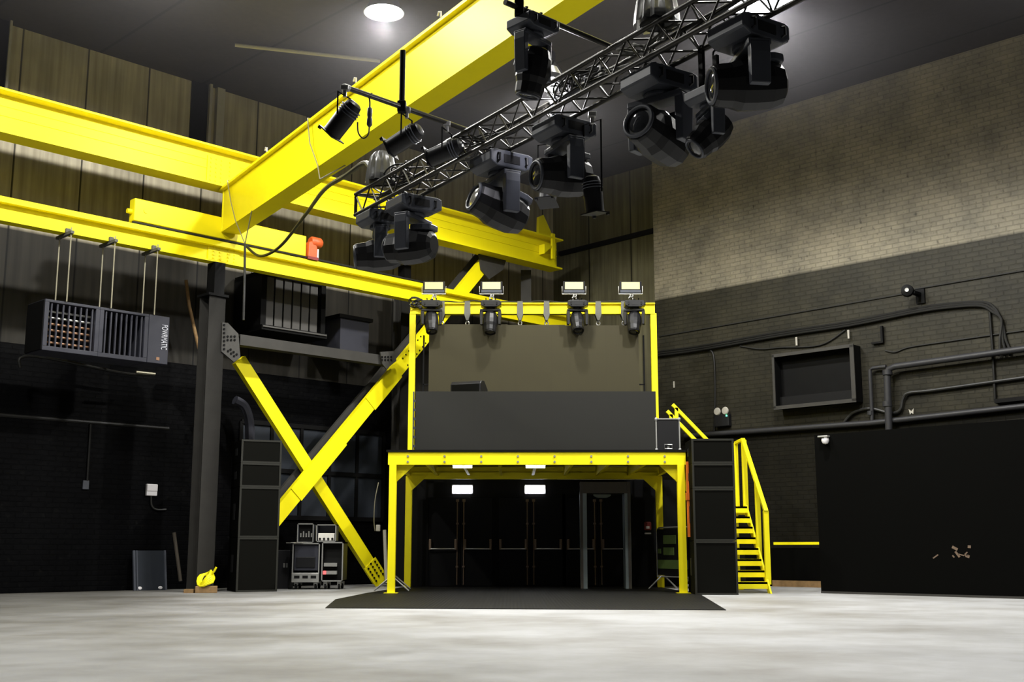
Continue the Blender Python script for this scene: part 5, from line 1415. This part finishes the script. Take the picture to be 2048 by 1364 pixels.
# ------------------------------------------------------------------ roof purlins and high bay lamps
ZL = 12.9
for (a_, b__, lb) in (((470, 90), (760, 122), 'thin pale conduit under the dark roof near the left bright lamp'), ):
    q0_, q1_ = atZ(*a_, CEIL - 0.1), atZ(*b__, CEIL - 0.1)
    single('roof_conduit', lb, 'conduit', MB().rod(q0_, q1_, 0.05, 8), 'pale_strip', True)
LAMPS = []
def high_bay(px, py, label, power, rad=0.42, z=ZL, build=True, xy=None, cone=150):
    q = atZ(px, py, z) if xy is None else Vector((xy[0], xy[1], z))
    if build:
        T = Thing('high_bay_lamp', label, 'lamp', (q.x, q.y, z), 0, 'bright high bay lamps')
        T.part('reflector', MB().lathe([(0.10, 0.55), (0.16, 0.50), (0.30, 0.30), (0.46, 0.0), (0.44, 0.0), (0.28, 0.28), (0.0, 0.40)], Matrix(), 24), 'alu', smooth=True)
        T.part('gear_box', MB().lathe([(0, 0.80), (0.13, 0.80), (0.15, 0.76), (0.15, 0.54), (0, 0.54)], Matrix(), 16), 'black_steel', smooth=True)
        T.part('hanger', MB().rod((0, 0, 0.8), (0, 0, CEIL - z), 0.02, 8), 'black_steel')
        T.part('lit_bulb', MB().lathe([(0, -0.10), (rad * 0.7, -0.05), (rad, 0.015), (rad * 0.7, 0.12), (0, 0.25)], Matrix(), 20), 'lamp_on', smooth=True)
    ld = bpy.data.lights.new('high_bay_glow', 'SPOT'); ld.energy = power; ld.color = (1.0, 0.985, 0.93)
    ld.spot_size = math.radians(cone); ld.spot_blend = 0.25 if cone < 160 else 0.1; ld.shadow_soft_size = 0.25
    lo_ = bpy.data.objects.new('high_bay_glow', ld); COL.objects.link(lo_); lo_.location = (q.x, q.y, z - 0.18)
    return q
PW = 1450
L1 = high_bay(768, 26, 'bright high bay lamp glowing above the yellow girder', PW * 2.2, cone=170)
L2 = high_bay(1100, 163, 'unseen high bay lamp behind the truss brightening the end wall', PW * 1.5, 0.2)  # unseen lamp, kept and powered up to brighten the end wall
L3 = high_bay(1522, 4, 'brightest high bay lamp at the upper right near the brick wall', PW * 3.2, 0.75)
a_ = L2 - L1; b__ = L3 - L2
for (m_, n_, k_), lb in zip(((0, 1, 1.0), (-1, 0, 1.35), (-2, 0, 2.4), (-1, 1, 0.6), (1, 2, 0.9), (0, 2, 1.1), (-1, 2, 1.0), (-2, 1, 0.6)),  # unseen lamps continuing the roof grid; third one added to brighten the upper beam
        ('over the floor right of the girder', 'over the left wall side, nearest the end carriage', 'added out of view to brighten the upper beam', 'over the floor left of the girder, nearer the camera', 'over the right wall behind the black partition', 'over the girder near the camera', 'over the middle of the floor near the camera', 'over the left floor near the camera')):
    q = L1 + a_ * m_ + b__ * n_
    high_bay(0, 0, 'unseen high bay lamp under the roof ' + lb, PW * k_, 0.2, xy=(q.x, q.y), cone=177 if m_ < 0 and n_ == 0 else 150)

# small work lamp fixed on the truss
q = atZ(1101, 164, 5.62)
T = Thing('work_lamp', 'small glaring work lamp clipped to the truss near the centre', 'lamp', (q.x, q.y, q.z), 0)
T.part('lit_bulb', MB().lathe([(0, -0.10), (0.06, -0.085), (0.10, -0.03), (0.10, 0.03), (0.06, 0.08), (0, 0.09)], Matrix(), 18), 'lamp_on', smooth=True)
T.part('lamp_shade', MB().lathe([(0.105, 0.01), (0.12, 0.06), (0.07, 0.15), (0, 0.17), (0, 0.15), (0.06, 0.13), (0.10, 0.05)], Matrix(), 18), 'alu', smooth=True)
T.part('clip', MB().rod((0, 0, 0.16), (0.03, 0.05, 0.24), 0.012, 6), 'black_steel')
ld = bpy.data.lights.new('work_lamp_glow', 'POINT'); ld.energy = 60; ld.shadow_soft_size = 0.1; ld.color = (0.95, 0.93, 1)
lo_ = bpy.data.objects.new('work_lamp_glow', ld); COL.objects.link(lo_); lo_.location = q - Vector((0, 0, 0.22))

# lights of lit fittings
def area(loc, size, power, rot, col=(0.9, 0.92, 1)):
    ld = bpy.data.lights.new('fitting_glow', 'AREA'); ld.energy = power; ld.size = size[0]; ld.shape = 'RECTANGLE'; ld.size_y = size[1]; ld.color = col
    o = bpy.data.objects.new('fitting_glow', ld); COL.objects.link(o); o.location = loc; o.rotation_euler = rot

# ------------------------------------------------------------------ world and view
w = bpy.data.worlds.new('hall_air'); scene.world = w; w.use_nodes = True
w.node_tree.nodes['Background'].inputs['Color'].default_value = (0.9, 0.9, 1, 1)
w.node_tree.nodes['Background'].inputs['Strength'].default_value = 0.004
# smoke layer added under the roof to imitate glare round the lamps
wn = w.node_tree.nodes; wl = w.node_tree.links.new
vn = wn.new('ShaderNodeVolumeScatter')
vn.inputs['Color'].default_value = (0.95, 0.93, 1.0, 1); vn.inputs['Anisotropy'].default_value = 0.3
gn_ = wn.new('ShaderNodeNewGeometry'); sp_ = wn.new('ShaderNodeSeparateXYZ'); mr_ = wn.new('ShaderNodeMapRange')
mr_.interpolation_type = 'SMOOTHSTEP'
mr_.inputs['From Min'].default_value = 9.0; mr_.inputs['From Max'].default_value = 13.0
mr_.inputs['To Min'].default_value = 0.0; mr_.inputs['To Max'].default_value = 0.005
wl(gn_.outputs['Position'], sp_.inputs[0]); wl(sp_.outputs['Z'], mr_.inputs['Value'])
wl(mr_.outputs['Result'], vn.inputs['Density']); wl(vn.outputs[0], wn['World Output'].inputs['Volume'])
w.cycles.volume_step_size = 4.0
scene.cycles.volume_max_steps = 32
scene.cycles.adaptive_threshold = 0.04
scene.cycles.volume_bounces = 0
vs = scene.view_settings
vs.view_transform = 'Standard'; vs.look = 'None'; vs.exposure = 0.0; vs.gamma = 1.0; vs.use_curve_mapping = False
scene.cycles.use_denoising = True
scene.cycles.max_bounces = 6
scene.cycles.sample_clamp_indirect = 4
